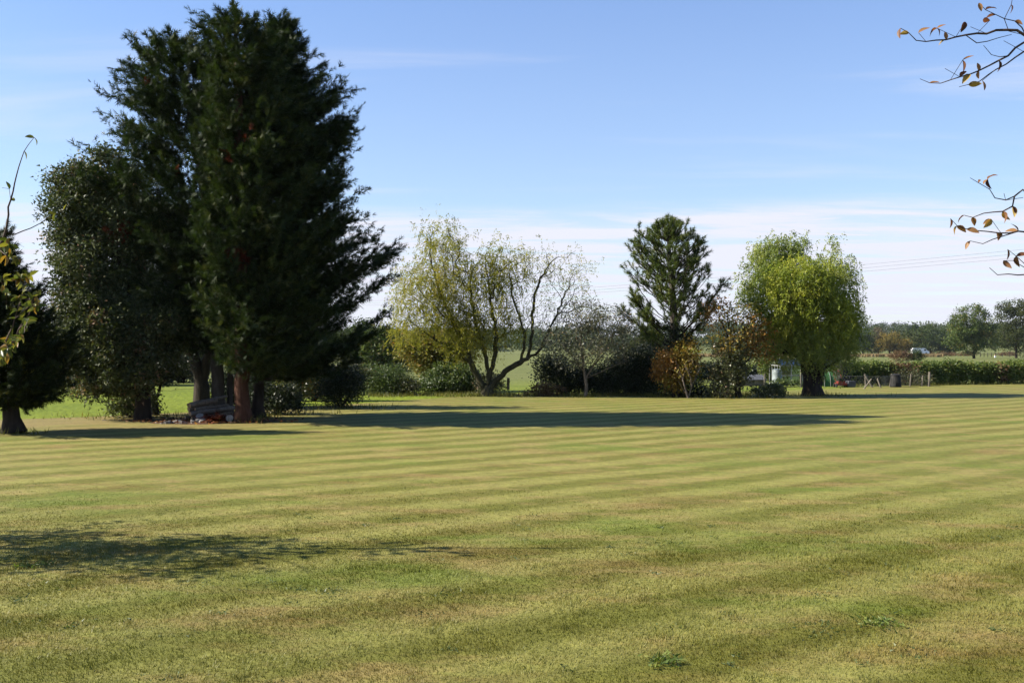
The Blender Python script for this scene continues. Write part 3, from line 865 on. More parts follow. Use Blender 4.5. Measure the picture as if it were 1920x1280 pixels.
broad('low_shrub', 'dark shrub filling the gap behind the cypress trunks', 'shrub', 31.5, (440, 757),
      [[(440, 757), (440, 730)], [(437, 757), (420, 725)], [(443, 757), (462, 725)]],
      [(425, 720, 26, 34), (455, 715, 30, 38), (480, 725, 26, 30), (400, 735, 16, 22)],
      M['bark_dark'], {None: dict(mat=M['dark_shrub'], per=46, rc=0.24, L=0.085, W=0.055)}, 170, 0.04, seed=27)
broad('low_shrub', 'dark evergreen shrub under the lowest cypress boughs before the rounded one', 'shrub', 33.5, (590, 751),
      [[(590, 751), (590, 725)], [(587, 751), (570, 722)], [(593, 751), (612, 722)]],
      [(590, 715, 34, 32), (565, 728, 22, 20), (625, 712, 24, 26), (660, 700, 24, 24)],
      M['bark_dark'], {None: dict(mat=M['ivy'], per=42, rc=0.26, L=0.085, W=0.055)}, 170, 0.04, seed=28)
broad('crooked_sapling', 'crooked sapling with thin yellow-green leaves under the cypress boughs', 'tree', 30.0, (556, 758),
      [[(556, 758), (562, 746), (568, 738), (564, 722), (566, 700), (562, 686)], [(565, 725), (576, 705), (590, 692)], [(565, 710), (552, 696)]],
      [(565, 700, 34, 18), (590, 715, 26, 22), (545, 712, 22, 20)],
      M['bark_olive'], {None: dict(mat=M['gold_green'], per=26, rc=0.2, L=0.07, W=0.045)}, 60, 0.04, seed=25)
broad('sunlit_shrub', 'yellow-green shrub glowing behind the crooked sapling', 'shrub', 38.0, (578, 742),
      [[(578, 742), (578, 720)], [(574, 742), (560, 715)], [(582, 742), (600, 715)]],
      [(560, 715, 34, 26), (600, 718, 34, 24), (530, 722, 34, 22)],
      M['bark_olive'], {None: dict(mat=M['gold_green'], per=40, rc=0.26, L=0.09, W=0.055)}, 100, 0.04, seed=26)

# ================================================================== middle of the view
broad('field_oak', 'round-crowned green oak behind the bushes next to the cypress', 'tree', 78.0, (715, 697),
      [[(715, 697), (716, 680), (718, 650)], [(716, 678), (700, 650)], [(716, 676), (738, 650)]],
      [(715, 648, 38, 36), (738, 660, 30, 32), (695, 668, 24, 26), (720, 628, 22, 18), (752, 680, 20, 20)],
      M['bark_dark'], {None: dict(mat=M['oak_green'], per=60, rc=0.42, L=0.17, W=0.12)}, 230, 0.2, seed=31)
broad('field_oak', 'dark tall oak half hidden behind the end of the cypress clump', 'tree', 92.0, (672, 692),
      [[(672, 692), (674, 670), (676, 630)]],
      [(678, 625, 26, 26), (660, 645, 34, 34), (690, 650, 24, 30)],
      M['bark_dark'], {None: dict(mat=M['far_green'], per=60, rc=0.5, L=0.2, W=0.14)}, 150, 0.22, seed=32)
broad('bush', 'dense green bush with feathery top beside the round dark shrub', 'shrub', 38.0, (722, 740),
      [[(722, 740), (722, 715)], [(718, 740), (700, 712)], [(726, 740), (748, 712)]],
      [(722, 712, 36, 28), (745, 722, 30, 20), (692, 715, 26, 26)],
      M['bark_dark'], {None: dict(mat=M['bush'], per=52, rc=0.26, L=0.085, W=0.04, droop=-0.1)}, 210, 0.05, seed=33)
broad('bush', 'small scrubby bush in the gap before the ivy-green thicket', 'shrub', 37.6, (766, 741),
      [[(766, 741), (766, 725)], [(764, 741), (754, 722)]],
      [(766, 726, 18, 14), (752, 728, 14, 12)],
      M['bark_dark'], {None: dict(mat=M['ivy'], per=36, rc=0.2, L=0.08, W=0.05)}, 60, 0.03, seed=34)
broad('bush', 'wide leafy blue-green bush just behind the twisted willow', 'shrub', 39.5, (840, 736),
      [[(840, 736), (840, 712)], [(834, 736), (805, 715)], [(846, 736), (875, 712)]],
      [(840, 714, 40, 24), (808, 724, 26, 14), (868, 712, 28, 24), (885, 722, 20, 18)],
      M['bark_dark'], {None: dict(mat=M['bush'], per=56, rc=0.26, L=0.10, W=0.065, droop=0.5)}, 260, 0.05, seed=35)
broad('field_maple', 'low spreading maple turning gold, its boughs sweeping down left of the willow', 'tree', 41.0, (872, 735),
      [[(872, 735), (868, 705), (850, 675), (815, 660), (780, 655)], [(866, 700), (880, 660), (870, 635)], [(850, 675), (800, 690), (770, 705)]],
      [(790, 655, 46, 26), (835, 640, 44, 24), (812, 685, 40, 20), (870, 640, 26, 24), (765, 640, 20, 16), (868, 668, 24, 20)],
      M['bark_dark'], {None: dict(mat=M['gold_green'], per=46, rc=0.28, L=0.11, W=0.075)}, 250, 0.13, seed=36)

# twisted willow
G_dense = dict(kind='strand', mat=M['curly'], per=7, len=0.42, L=0.085, W=0.03, n=11, rc=0.27)
G_mid = dict(kind='strand', mat=M['curly'], per=5, len=0.5, L=0.095, W=0.032, n=10, rc=0.25)
G_thin = dict(kind='strand', mat=M['curly'], per=2, len=0.45, L=0.085, W=0.028, n=7, rc=0.22)
broad('twisted_willow', 'wide many-stemmed twisted willow, leafy gold-green on one side and nearly bare on the other', 'tree', 37.0, (914, 742),
      [[(914, 742), (918, 728), (938, 705), (955, 690), (985, 674), (1010, 658), (1030, 615), (1056, 578), (1085, 545), (1112, 535)],
       [(910, 735), (895, 705), (884, 680), (862, 630), (835, 570), (812, 510), (805, 460)],
       [(912, 730), (916, 700), (908, 660), (892, 610), (885, 560), (880, 500)],
       [(912, 728), (925, 680), (930, 630), (922, 580), (915, 520)],
       [(975, 680), (984, 640), (976, 600), (962, 560), (955, 500), (945, 470)],
       [(990, 672), (998, 620), (1000, 570), (1015, 520), (1045, 480)],
       [(1020, 650), (1042, 590), (1065, 540), (1078, 500)],
       [(884, 680), (840, 650), (800, 625), (765, 600)]],
      [(828, 462, 42, 40), (800, 540, 56, 52), (775, 605, 42, 34), (850, 560, 52, 60), (905, 520, 46, 52), (955, 500, 42, 46), (1010, 505, 42, 46), (1065, 510, 40, 44), (1085, 560, 36, 34), (930, 590, 52, 46), (1000, 580, 44, 40), (870, 625, 50, 40), (835, 425, 24, 10)],
      M['bark_olive'], {None: G_mid, 0: G_dense, 1: G_dense, 2: G_dense, 3: G_dense, 12: G_dense, 11: G_dense, 4: G_mid, 6: G_thin, 7: G_thin, 8: G_thin, 10: G_thin},
      950, 0.21, seed=41, r_tip=0.006, wig=0.032, step=0.16, alpha=0.28, shell=0.5, bend=0.5, p=1.75)
broad('low_shrub', 'ivy and suckers sprouting between the stems of the twisted willow', 'shrub', 37.4, (915, 740),
      [[(915, 740), (915, 725)]],
      [(915, 715, 22, 22), (935, 722, 20, 12)],
      M['bark_dark'], {None: dict(mat=M['ivy'], per=30, rc=0.2, L=0.08, W=0.05)}, 46, 0.02, seed=42)

# silvery sparse tree and dark shrubs
broad('silver_tree', 'thin pale-stemmed tree with sparse silvery leaves among dark shrubs', 'tree', 36.2, (1097, 742),
      [[(1097, 742), (1098, 715), (1095, 690), (1090, 650), (1092, 600)], [(1097, 705), (1125, 670), (1150, 640)], [(1095, 690), (1060, 650)], [(1097, 712), (1140, 690), (1180, 670)]],
      [(1095, 590, 50, 30), (1150, 610, 48, 34), (1050, 630, 40, 34), (1110, 640, 60, 36), (1170, 650, 36, 34), (1070, 670, 40, 26)],
      M['bark_pale'], {None: dict(mat=M['silver'], per=26, rc=0.28, L=0.085, W=0.045)}, 330, 0.055, seed=44, r_tip=0.005, wig=0.04, step=0.2)
broad('dark_thicket', 'big dark holly-like shrub filling the gap beneath the pine', 'shrub', 37.8, (1190, 741),
      [[(1190, 741), (1190, 710)], [(1186, 741), (1160, 705)], [(1194, 741), (1220, 700)]],
      [(1190, 705, 46, 40), (1215, 680, 34, 34), (1155, 712, 36, 30), (1225, 715, 24, 28), (1175, 680, 34, 24)],
      M['bark_dark'], {None: dict(mat=M['dark_shrub'], per=56, rc=0.26, L=0.085, W=0.055)}, 330, 0.06, seed=45)
broad('dark_thicket', 'dark leafy shrub between the twisted willow and the silvery tree', 'shrub', 38.2, (1060, 740),
      [[(1060, 740), (1060, 715)], [(1056, 740), (1035, 712)], [(1064, 740), (1090, 712)]],
      [(1060, 705, 44, 34), (1030, 690, 28, 34), (1095, 718, 40, 24), (1120, 712, 36, 30)],
      M['bark_dark'], {None: dict(mat=M['dark_shrub'], per=50, rc=0.27, L=0.085, W=0.055)}, 260, 0.05, seed=46)
broad('bramble', 'low reddish bramble heap at the foot of the dark shrubs', 'shrub', 36.8, (1018, 741),
      [[(1018, 741), (1016, 728)], [(1018, 740), (1000, 730)], [(1018, 740), (1035, 728)]],
      [(1018, 730, 24, 12), (1000, 735, 18, 7), (1040, 733, 20, 10)],
      M['bark_twig'], {None: dict(mat=M['hedge_brown'], per=26, rc=0.15, L=0.07, W=0.045)}, 80, 0.015, seed=47)


# pine: whorled up-curved boughs with needle tufts
def pine():
    global rng
    rng = np.random.default_rng(51)
    D = 36.6
    bx = P3(1268, 742, D); bx[2] = 0
    t = thing('pine_tree', 'tall pine with rounded tufted crown and bare lower boughs', 'tree', bx)
    S = Skeleton()
    S.line([bx] + [P3(a, b, D) for a, b in ((1270, 700), (1266, 640), (1262, 560), (1257, 500), (1254, 452))], 0.25, 0.01)
    nt_ = S.n
    sil = np.array([(408, 1245, 1265), (425, 1195, 1302), (445, 1172, 1328), (480, 1165, 1331), (530, 1166, 1336), (560, 1172, 1338), (600, 1190, 1330)], float)
    zs = Z(sil[:, 0], D)[::-1]; lx = X(sil[:, 1], D)[::-1]; rx = X(sil[:, 2], D)[::-1]
    tips, tdir = [], []
    nb = 210
    for i in range(nb):
        u = (i + rng.random()) / nb
        z = zs[0] + (zs[-1] - zs[0]) * u ** (0.5 if i % 2 else 0.95)
        az = i * 2.39996 + rng.normal(0, 0.25)
        c, s = math.cos(az), math.sin(az)
        cx0 = np.interp(z, S.p[:nt_, 2], S.p[:nt_, 0]); cy0 = D
        L_, R_ = cx0 - np.interp(z, zs, lx), np.interp(z, zs, rx) - cx0
        r = math.hypot((R_ if c > 0 else L_) * c, 0.45 * (L_ + R_) * s) * (rng.uniform(0.3, 0.85) if rng.random() < 0.35 else rng.uniform(0.85, 1.0))
        z0 = max(1.6, z - r * rng.uniform(0.55, 0.95))
        j = int(np.argmin(np.abs(S.p[:nt_, 2] - z0)))
        a = S.p[j]
        tip = np.array((cx0 + c * r, cy0 + s * r, z))
        ctrl = a + (tip - a) * np.array((0.6, 0.6, 0.32))
        m = max(3, int(np.linalg.norm(tip - a) / 0.16))
        jj = []
        for k in range(1, m + 1):
            tt = k / m
            j = S.add((1 - tt) ** 2 * a + 2 * tt * (1 - tt) * ctrl + tt ** 2 * tip + rng.normal(0, 0.015, 3), j); jj.append(j)
        tips.append(tip); tdir.append(unit(tip - ctrl))
        # side shoots
        for k in range(int(2 + 3 * r)):
            jk = jj[int(len(jj) * (1 - 0.62 * rng.random() ** 1.3)) - 1]
            d = unit(unit(tip - ctrl) * 0.7 + rng.normal(size=3) * 0.5 + np.array((0, 0, 0.45)))
            e = S.p[jk] + d * rng.uniform(0.18, 0.42)
            q = S.add((S.p[jk] + e) / 2 + rng.normal(0, 0.01, 3), jk); S.add(e, q)
            tips.append(e); tdir.append(d)
    # long low boughs reaching sideways
    for (ax, ay, bx_, by, dy) in ((1262, 655, 1170, 585, 0.3), (1260, 668, 1195, 610, -0.5), (1266, 640, 1352, 535, -0.3), (1268, 650, 1345, 575, 0.5), (1262, 650, 1185, 560, -0.4)):
        a = P3(ax, ay, D); e = P3(bx_, by, D) + np.array((0, dy, 0))
        S.line([a, (a + e) / 2 - np.array((0, 0, 0.08)), e], 0.16, 0.012); S.n_main = nt_
        last = S.n - 1
        for k in range(46):
            jk = last - int(11 * rng.random() ** 1.2)
            d = unit(unit(e - a) * 0.6 + rng.normal(size=3) * 0.6 + np.array((0, 0, 0.35)))
            f = S.p[jk] + d * rng.uniform(0.15, 0.4)
            S.add(f, jk); tips.append(f); tdir.append(d)
    S.n_main = nt_
    S.radii(0.15, 0.007, 2.4)
    main, br = S.tubes()
    put('trunk', *main, M['bark_grey'], t, smooth=True)
    put('branches', *br, M['bark_dark'], t, kind='stuff')
    tips, tdir = np.array(tips), np.array(tdir)
    n, k = len(tips), 54
    pos = np.repeat(tips, k, 0) - np.repeat(tdir, k, 0) * (rng.random(n * k) * 0.22)[:, None]
    ax = np.repeat(tdir, k, 0) * 0.38 + rng.normal(size=(n * k, 3)) * 0.72
    ax = unit(ax)
    ln = rng.uniform(0.09, 0.16, n * k)[:, None]
    sd = unit(np.cross(ax, rng.normal(size=ax.shape))) * 0.0075
    v = np.stack([pos - sd, pos + sd, pos + ax * ln], 1).reshape(-1, 3)
    ti = np.clip(np.repeat(rng.normal(0.5, 0.17, n), k) + rng.normal(0, 0.14, n * k), 0, 1)
    put('crown', v, np.arange(n * k * 3).reshape(-1, 3), M['pine'], t, np.repeat(ti, 3), kind='stuff')
    # ivy up the stem
    c = np.array([P3(1268 + rng.normal(0, 7 + 6 * q), 735 - q * 125, D) + np.array((0, rng.normal(0, 0.22), 0)) for q in rng.random(110)])
    c[:, 2] = np.maximum(c[:, 2], 0.2)
    v, f, tn = cloud_leaves(c, 34, 0.20, 0.075, 0.055, 0.5)
    put('ivy', v, f, M['dark_shrub'], t, tn, kind='stuff')


pine()

# autumn shrubs round the pine
broad('amber_shrub', 'amber and yellow autumn shrub beside the pine trunk', 'shrub', 36.0, (1262, 742),
      [[(1262, 742), (1258, 715), (1252, 690)], [(1264, 740), (1285, 700), (1292, 660)]],
      [(1250, 690, 24, 34), (1285, 665, 24, 28), (1292, 690, 18, 24), (1268, 712, 20, 20)],
      M['bark_dark'], {None: dict(mat=M['amber'], per=40, rc=0.22, L=0.09, W=0.062), 0: dict(mat=M['rust'], per=40, rc=0.22, L=0.085, W=0.06)}, 140, 0.04, seed=53)
broad('rust_tree', 'small tree with rust-orange autumn leaves tucked under the golden willow', 'tree', 35.6, (1385, 745),
      [[(1385, 745), (1382, 700), (1376, 650), (1365, 600)], [(1383, 690), (1400, 640), (1420, 610)], [(1380, 660), (1350, 600), (1340, 570)]],
      [(1350, 590, 32, 30), (1385, 590, 34, 36), (1410, 625, 36, 34), (1370, 640, 40, 30), (1425, 655, 28, 24), (1385, 665, 36, 20)],
      M['bark_dark'], {None: dict(mat=M['rust'], per=24, rc=0.25, L=0.09, W=0.06), 1: dict(mat=M['gold_green'], per=18, rc=0.25, L=0.09, W=0.06), 5: dict(mat=M['ivy'], per=30, rc=0.25, L=0.09, W=0.06), 3: dict(mat=M['amber'], per=20, rc=0.25, L=0.09, W=0.06)}, 190, 0.09, seed=54, wig=0.035)
broad('ivy_stump', 'ragged ivy-clad stump bush below the rust-leaved tree', 'shrub', 35.6, (1362, 745),
      [[(1362, 745), (1364, 715), (1362, 680), (1366, 650)], [(1363, 730), (1348, 690)], [(1363, 725), (1382, 690)]],
      [(1364, 722, 26, 22), (1360, 690, 26, 26), (1370, 660, 28, 24), (1385, 700, 22, 22), (1345, 732, 20, 12)],
      M['bark_twig'], {None: dict(mat=M['ivy'], per=34, rc=0.22, L=0.08, W=0.055)}, 170, 0.06, seed=55, r_tip=0.005, wig=0.04)
broad('dark_thicket', 'dark bank of shrubs under the amber leaves at the pine foot', 'shrub', 36.8, (1300, 742),
      [[(1300, 742), (1300, 728)], [(1296, 742), (1280, 726)], [(1304, 742), (1322, 728)]],
      [(1290, 730, 30, 14), (1250, 728, 30, 18), (1320, 735, 24, 8)],
      M['bark_dark'], {None: dict(mat=M['dark_shrub'], per=40, rc=0.2, L=0.08, W=0.05)}, 110, 0.03, seed=56)
broad('bare_stems', 'leaning bare pale stems beside the amber shrub', 'shrub', 35.4, (1290, 744),
      [[(1290, 744), (1282, 722), (1276, 700), (1266, 676)], [(1291, 743), (1300, 715), (1312, 690)], [(1289, 743), (1272, 715)]],
      [(1290, 690, 22, 20)],
      M['bark_pale'], {None: dict(mat=M['amber'], per=8, rc=0.2, L=0.08, W=0.05)}, 26, 0.035, seed=57, r_tip=0.006)
broad('pale_bush', 'low pale-leaved bush with creamy tips on the lawn edge', 'shrub', 35.6, (1442, 745),
      [[(1442, 745), (1442, 733)], [(1440, 745), (1425, 732)], [(1444, 745), (1458, 732)]],
      [(1445, 732, 20, 12), (1425, 736, 14, 9), (1460, 734, 12, 10)],
      M['bark_twig'], {None: dict(mat=M['white_flower'], per=34, rc=0.14, L=0.075, W=0.045)}, 90, 0.02, seed=58)

# golden weeping willow
GW = dict(kind='strand', mat=M['weeping'], per=21, len=0.42, L=0.10, W=0.042, n=11, rc=0.20)
GC = dict(kind='strand', mat=M['weeping_cool'], per=20, len=0.42, L=0.10, W=0.04, n=11, rc=0.21)
GD = dict(kind='strand', mat=M['weeping_cool'], per=14, len=0.65, L=0.10, W=0.038, n=13, rc=0.22)
broad('weeping_willow', 'full golden-green willow with stout dark forked trunk', 'tree', 37.2, (1524, 742),
      [[(1524, 742), (1520, 715), (1512, 685), (1500, 640), (1485, 570), (1470, 500)], [(1526, 735), (1535, 705), (1540, 680), (1552, 620), (1560, 540), (1556, 475)],
       [(1514, 690), (1525, 600), (1520, 520)], [(1540, 680), (1580, 620), (1595, 570)], [(1510, 680), (1455, 620), (1430, 580)]],
      [(1455, 490, 46, 40, 1.2), (1430, 540, 30, 40, 0.8), (1480, 458, 26, 20, 0.8), (1498, 528, 60, 42, -0.8), (1470, 575, 56, 46, -0.9), (1530, 590, 70, 60, -0.5), (1551, 456, 14, 12), (1562, 512, 30, 28), (1578, 545, 32, 44), (1580, 610, 30, 46), (1500, 640, 66, 34, -0.4), (1550, 655, 50, 32), (1425, 640, 26, 34, 0.4), (1570, 475, 14, 12)],
      M['bark_dark'], {None: GW, 0: GC, 1: GC, 2: GC, 8: GC, 9: GC, 7: GC, 11: GD, 10: GD, 12: GD}, 470, 0.33, seed=61, r_tip=0.006, wig=0.03, step=0.2, shell=0.62)

# ================================================================== kitchen garden, fence and hedge
def boxmesh(c, d, rz=0.0, tilt=(0, 0)):
    """8 corners of a box with base centre c and size d; tilt moves the top sideways"""
    x, y, z = d[0] / 2, d[1] / 2, d[2]
    v = []
    for zz in (0, z):
        for sx_, sy_ in ((-1, -1), (1, -1), (1, 1), (-1, 1)):
            px, py = sx_ * x, sy_ * y
            qx, qy = px * math.cos(rz) - py * math.sin(rz), px * math.sin(rz) + py * math.cos(rz)
            v.append((c[0] + qx + tilt[0] * zz / max(z, 1e-6), c[1] + qy + tilt[1] * zz / max(z, 1e-6), c[2] + zz))
    f = [[3, 2, 1, 0], [4, 5, 6, 7], [0, 1, 5, 4], [1, 2, 6, 5], [2, 3, 7, 6], [3, 0, 4, 7]]
    return v, f


def joined(boxes):
    v, f = [], []
    for b in boxes:
        n = len(v); v += list(b[0]); f += [[i + n for i in q] for q in b[1]]
    return v, f


def tube(path, r, ns=8, cap=True, r1=None):
    path = np.asarray(path, float)
    rr = np.linspace(r, r if r1 is None else r1, len(path))
    tan = unit(np.gradient(path, axis=0))
    ref = np.array((1.0, 0.2, 0)) if np.abs(tan[:, 2]).mean() > 0.6 else np.array((0, 0.05, 1.0))
    u = unit(np.cross(tan, ref)); w = np.cross(tan, u)
    a = np.arange(ns) / ns * 2 * math.pi
    ring = path[:, None] + rr[:, None, None] * (np.cos(a)[None, :, None] * u[:, None] + np.sin(a)[None, :, None] * w[:, None])
    v = ring.reshape(-1, 3).tolist(); f = []
    for i in range(len(path) - 1):
        for k in range(ns):
            f.append([i * ns + k, i * ns + (k + 1) % ns, (i + 1) * ns + (k + 1) % ns, (i + 1) * ns + k])
    if cap:
        f.append(list(range(ns))[::-1]); f.append([(len(path) - 1) * ns + k for k in range(ns)])
    return v, f


def hedge(name, label, D0, px0, D1, px1, h, depth, groups, seed, n_clump, per, L=0.11):
    global rng
    rng = np.random.default_rng(seed)
    a = np.array((X(px0, D0), D0, 0)); b = np.array((X(px1, D1), D1, 0))
    t = thing(name, label, 'hedge', (a + b) / 2)
    d = b - a; ln = np.linalg.norm(d); d /= ln; nn = np.array((-d[1], d[0], 0))
    u = rng.random(n_clump); s = rng.uniform(-1, 1, n_clump); zz = rng.random(n_clump) ** 0.8
    hh = h * (1 + 0.05 * np.sin(u * ln * 1.3) + 0.04 * np.sin(u * ln * 3.1 + 1))
    c = a + d * (u * ln)[:, None] + nn * (s * depth * 0.5 * (1 - 0.25 * zz))[:, None] + np.array((0, 0, 1.0)) * (0.08 + zz * (hh - 0.10))[:, None]
    k = (np.abs(s) > 0.45) | (zz > 0.7)
    c, uu = c[k], u[k]
    edges = np.cumsum([g[0] for g in groups]); edges = edges / edges[-1]
    which = np.searchsorted(edges, np.clip(uu + rng.normal(0, 0.012, len(uu)), 0, 0.9999))
    for i, g in enumerate(groups):
        q = c[which == i]
        if len(q):
            v, f, tn = cloud_leaves(q, per, 0.17, L, L * 0.62, 0.4)
            v[:, 2] = np.maximum(v[:, 2], 0.01)
            put('foliage', v, f, g[1], t, tn, kind='stuff')
    sv, sf = [], []
    for i in range(int(ln / 0.35)):
        p = a + d * (i + rng.random()) * 0.35 + nn * rng.normal(0, 0.08)
        v, f = tube([p, p + np.array((rng.normal(0, 0.06), 0, h * 0.5)), p + np.array((rng.normal(0, 0.12), rng.normal(0, 0.1), h * 0.9))], 0.02, 5, r1=0.006)
        n = len(sv); sv += v; sf += [[x + n for x in q] for q in f]
    put('stems', sv, sf, M['bark_dark'], t, kind='stuff')


HG, HB = M['hedge'], M['hedge_brown']
hedge('hedge', 'long clipped hedge, green with browned stretches, along the pasture', 47.6, 1575, 52.5, 2080, 1.02, 1.1,
      [(1.7, HG), (0.7, HB), (3.1, HG), (0.2, HB), (1.4, HG), (0.15, HB), (3, HG)], 71, 2600, 34)
hedge('hedge', 'dark low hedge seen through the gap left of the pale bush', 52.0, 1290, 52.0, 1418, 0.9, 1.0, [(1, M['dark_shrub'])], 72, 520, 34)
hedge('hedge', 'short sunlit hedge between the dark hedge and the glasshouse', 55.0, 1424, 55.0, 1480, 1.0, 0.8, [(1, HG)], 73, 240, 30)
broad('bush', 'dry straggly weeds growing through the wire netting', 'shrub', 47.3, (1668, 722),
      [[(1668, 722), (1668, 708)], [(1667, 722), (1640, 708)], [(1669, 722), (1705, 705)]],
      [(1610, 715, 18, 10), (1650, 714, 16, 9), (1705, 706, 30, 15), (1735, 708, 16, 14)],
      M['bark_twig'], {None: dict(mat=M['ivy'], per=22, rc=0.2, L=0.09, W=0.03, droop=-0.3)}, 90, 0.02, seed=74)


def fence():
    t = thing('wire_fence', 'wire netting fence on thin leaning posts round the vegetable plot', 'fence', (X(1690, 45.5), 45.5, 0))
    posts = [(1637, 726, 1621, 702, 0.07), (1618, 729, 1634, 710, 0.05), (1623, 722, 1622, 707, 0.05), (1652, 727, 1645, 709, 0.06), (1668, 725, 1672, 701, 0.06), (1706, 721, 1708, 701, 0.05), (1728, 721, 1730, 704, 0.05), (1741, 721, 1743, 697, 0.09)]
    tops = []
    for bx_, by, tx_, ty, w in posts:
        D = min(gD(by), 46.6)
        a = np.array((X(bx_, D), D, -0.05)); b = np.array((X(tx_, D), D, Z(ty, D)))
        put('post', *tube([a, (a + b) / 2, b], w * 0.62, 7), M['post'], t)
        tops.append((X(bx_, D), D))
    run = [(X(1560, 46), 46.0), tops[3], tops[4], (tops[5]), (tops[7])]
    v, f = [], []
    for (x0, y0), (x1, y1) in zip(run[:-1], run[1:]):
        m = max(3, int(math.hypot(x1 - x0, y1 - y0) / 0.12))
        for i in range(m + 1):
            for s in (-1, 1):
                u0 = i / m; u1 = min(1, max(0, u0 + s * 0.28 / (m * 0.12)))
                p = np.array((x0 + (x1 - x0) * u0, y0 + (y1 - y0) * u0, 0.05)); q = np.array((x0 + (x1 - x0) * u1, y0 + (y1 - y0) * u1, 0.5))
                tv, tf = tube([p, q], 0.0022, 3, False); n = len(v); v += tv; f += [[k + n for k in g] for g in tf]
        for z in (0.06, 0.5):
            tv, tf = tube([(x0, y0, z), (x1, y1, z)], 0.003, 3, False); n = len(v); v += tv; f += [[k + n for k in g] for g in tf]
    tag(put('wire_netting', v, f, M['wire'], t), None, None, None, 'stuff')


fence()


def compost_bin():
    D = 45.8
    b = (X(1679, D), D, 0)
    t = thing('compost_bin', 'squat dark compost bin standing by the netting fence', 'bin', b)
    ang = np.arange(16) / 16 * 2 * math.pi
    prof = [(0.24, 0.0), (0.255, 0.05), (0.225, 0.40), (0.21, 0.52), (0.225, 0.525), (0.225, 0.56), (0.08, 0.60), (0.0, 0.605)]
    v = [(b[0] + r * math.cos(a), b[1] + r * math.sin(a), z) for r, z in prof[:5] for a in ang]
    f = [[i * 16 + k, i * 16 + (k + 1) % 16, (i + 1) * 16 + (k + 1) % 16, (i + 1) * 16 + k] for i in range(4) for k in range(16)]
    put('body', v, f, M['black'], t)
    v = [(b[0] + r * math.cos(a), b[1] + r * math.sin(a), z + 0.002) for r, z in prof[4:7] for a in ang]
    f = [[i * 16 + k, i * 16 + (k + 1) % 16, (i + 1) * 16 + (k + 1) % 16, (i + 1) * 16 + k] for i in range(2) for k in range(16)] + [[32 + k for k in range(16)]]
    put('lid', v, f, M['black'], t)
    put('hatch', *boxmesh((b[0], b[1] - 0.245, 0.04), (0.2, 0.012, 0.16)), M['rubber'], t)


compost_bin()


def glasshouse():
    D = 48.0
    x0, x1 = X(1463, D), X(1588, D)
    y0, y1 = D, D + 2.0
    h, hr = 0.92, 1.22
    t = thing('glasshouse', 'low aluminium-framed glasshouse half hidden by the willow trunk', 'greenhouse', ((x0 + x1) / 2, D + 1, 0))
    bars = []
    nx, ny = 6, 4
    xs = np.linspace(x0, x1, nx + 1); ys = np.linspace(y0, y1, ny + 1)
    for y in (y0, y1):
        for x in xs: bars.append(boxmesh((x, y, 0), (0.035, 0.035, h)))
    for x in (x0, x1):
        for y in ys[1:-1]: bars.append(boxmesh((x, y, 0), (0.03, 0.03, h)))
    for bar in bars: put('frame_post', *bar, M['alu'], t)
    rails = []
    for y in (y0 - 0.003, y1 + 0.003):
        for z in (0.02, 0.45, h): rails.append(boxmesh(((x0 + x1) / 2, y, z), (x1 - x0 + 0.03, 0.04, 0.03)))
    for x in (x0 - 0.003, x1 + 0.003):
        for z in (0.024, h + 0.002): rails.append(boxmesh((x, (y0 + y1) / 2, z), (0.04, y1 - y0 + 0.03, 0.028)))
    rails.append(boxmesh(((x0 + x1) / 2, (y0 + y1) / 2, hr), (x1 - x0 + 0.04, 0.05, 0.04)))
    for bar in rails: put('frame_rail', *bar, M['alu'], t)
    ym = (y0 + y1) / 2
    for i in range(nx):
        a, b = xs[i] + 0.02, xs[i + 1] - 0.02
        for z0_, z1_ in ((0.06, 0.44), (0.49, h - 0.01)):
            put('pane', *boxmesh(((a + b) / 2, y0, z0_), (b - a, 0.006, z1_ - z0_)), M['glass'], t)
        put('pane', *boxmesh(((a + b) / 2, y1, 0.06), (b - a, 0.006, h - 0.07)), M['glass'], t)
        for yy, sg in ((y0, 1), (y1, -1)):
            v = [(a, yy, h + 0.045), (b, yy, h + 0.045), (b, ym - sg * 0.03, hr), (a, ym - sg * 0.03, hr)]
            v += [(p[0], p[1], p[2] + 0.006) for p in v]
            put('roof_pane', v, [[3, 2, 1, 0], [4, 5, 6, 7], [0, 1, 5, 4], [1, 2, 6, 5], [2, 3, 7, 6], [3, 0, 4, 7]], M['glass'], t)
    for x in (x0, x1):
        v = [(x, y0 + 0.02, h + 0.04), (x, y1 - 0.02, h + 0.04), (x, ym, hr)]
        put('gable_pane', v, [[0, 1, 2]], M['glass'], t)
    # a plank bench with crop inside is its own thing
    tv = thing('staging', 'pale slatted staging inside the glasshouse', 'bench', (X(1490, D), D + 1.1, 0))
    for k in range(4): put('slat', *boxmesh((X(1495, D), D + 0.8 + 0.16 * k, 0.42), (1.1, 0.13, 0.03)), M['post'], tv)
    for sx_ in (-0.5, 0.5):
        for sy_ in (0.75, 1.33): put('leg', *boxmesh((X(1495, D) + sx_, D + sy_, 0), (0.05, 0.05, 0.419)), M['post'], tv)


glasshouse()


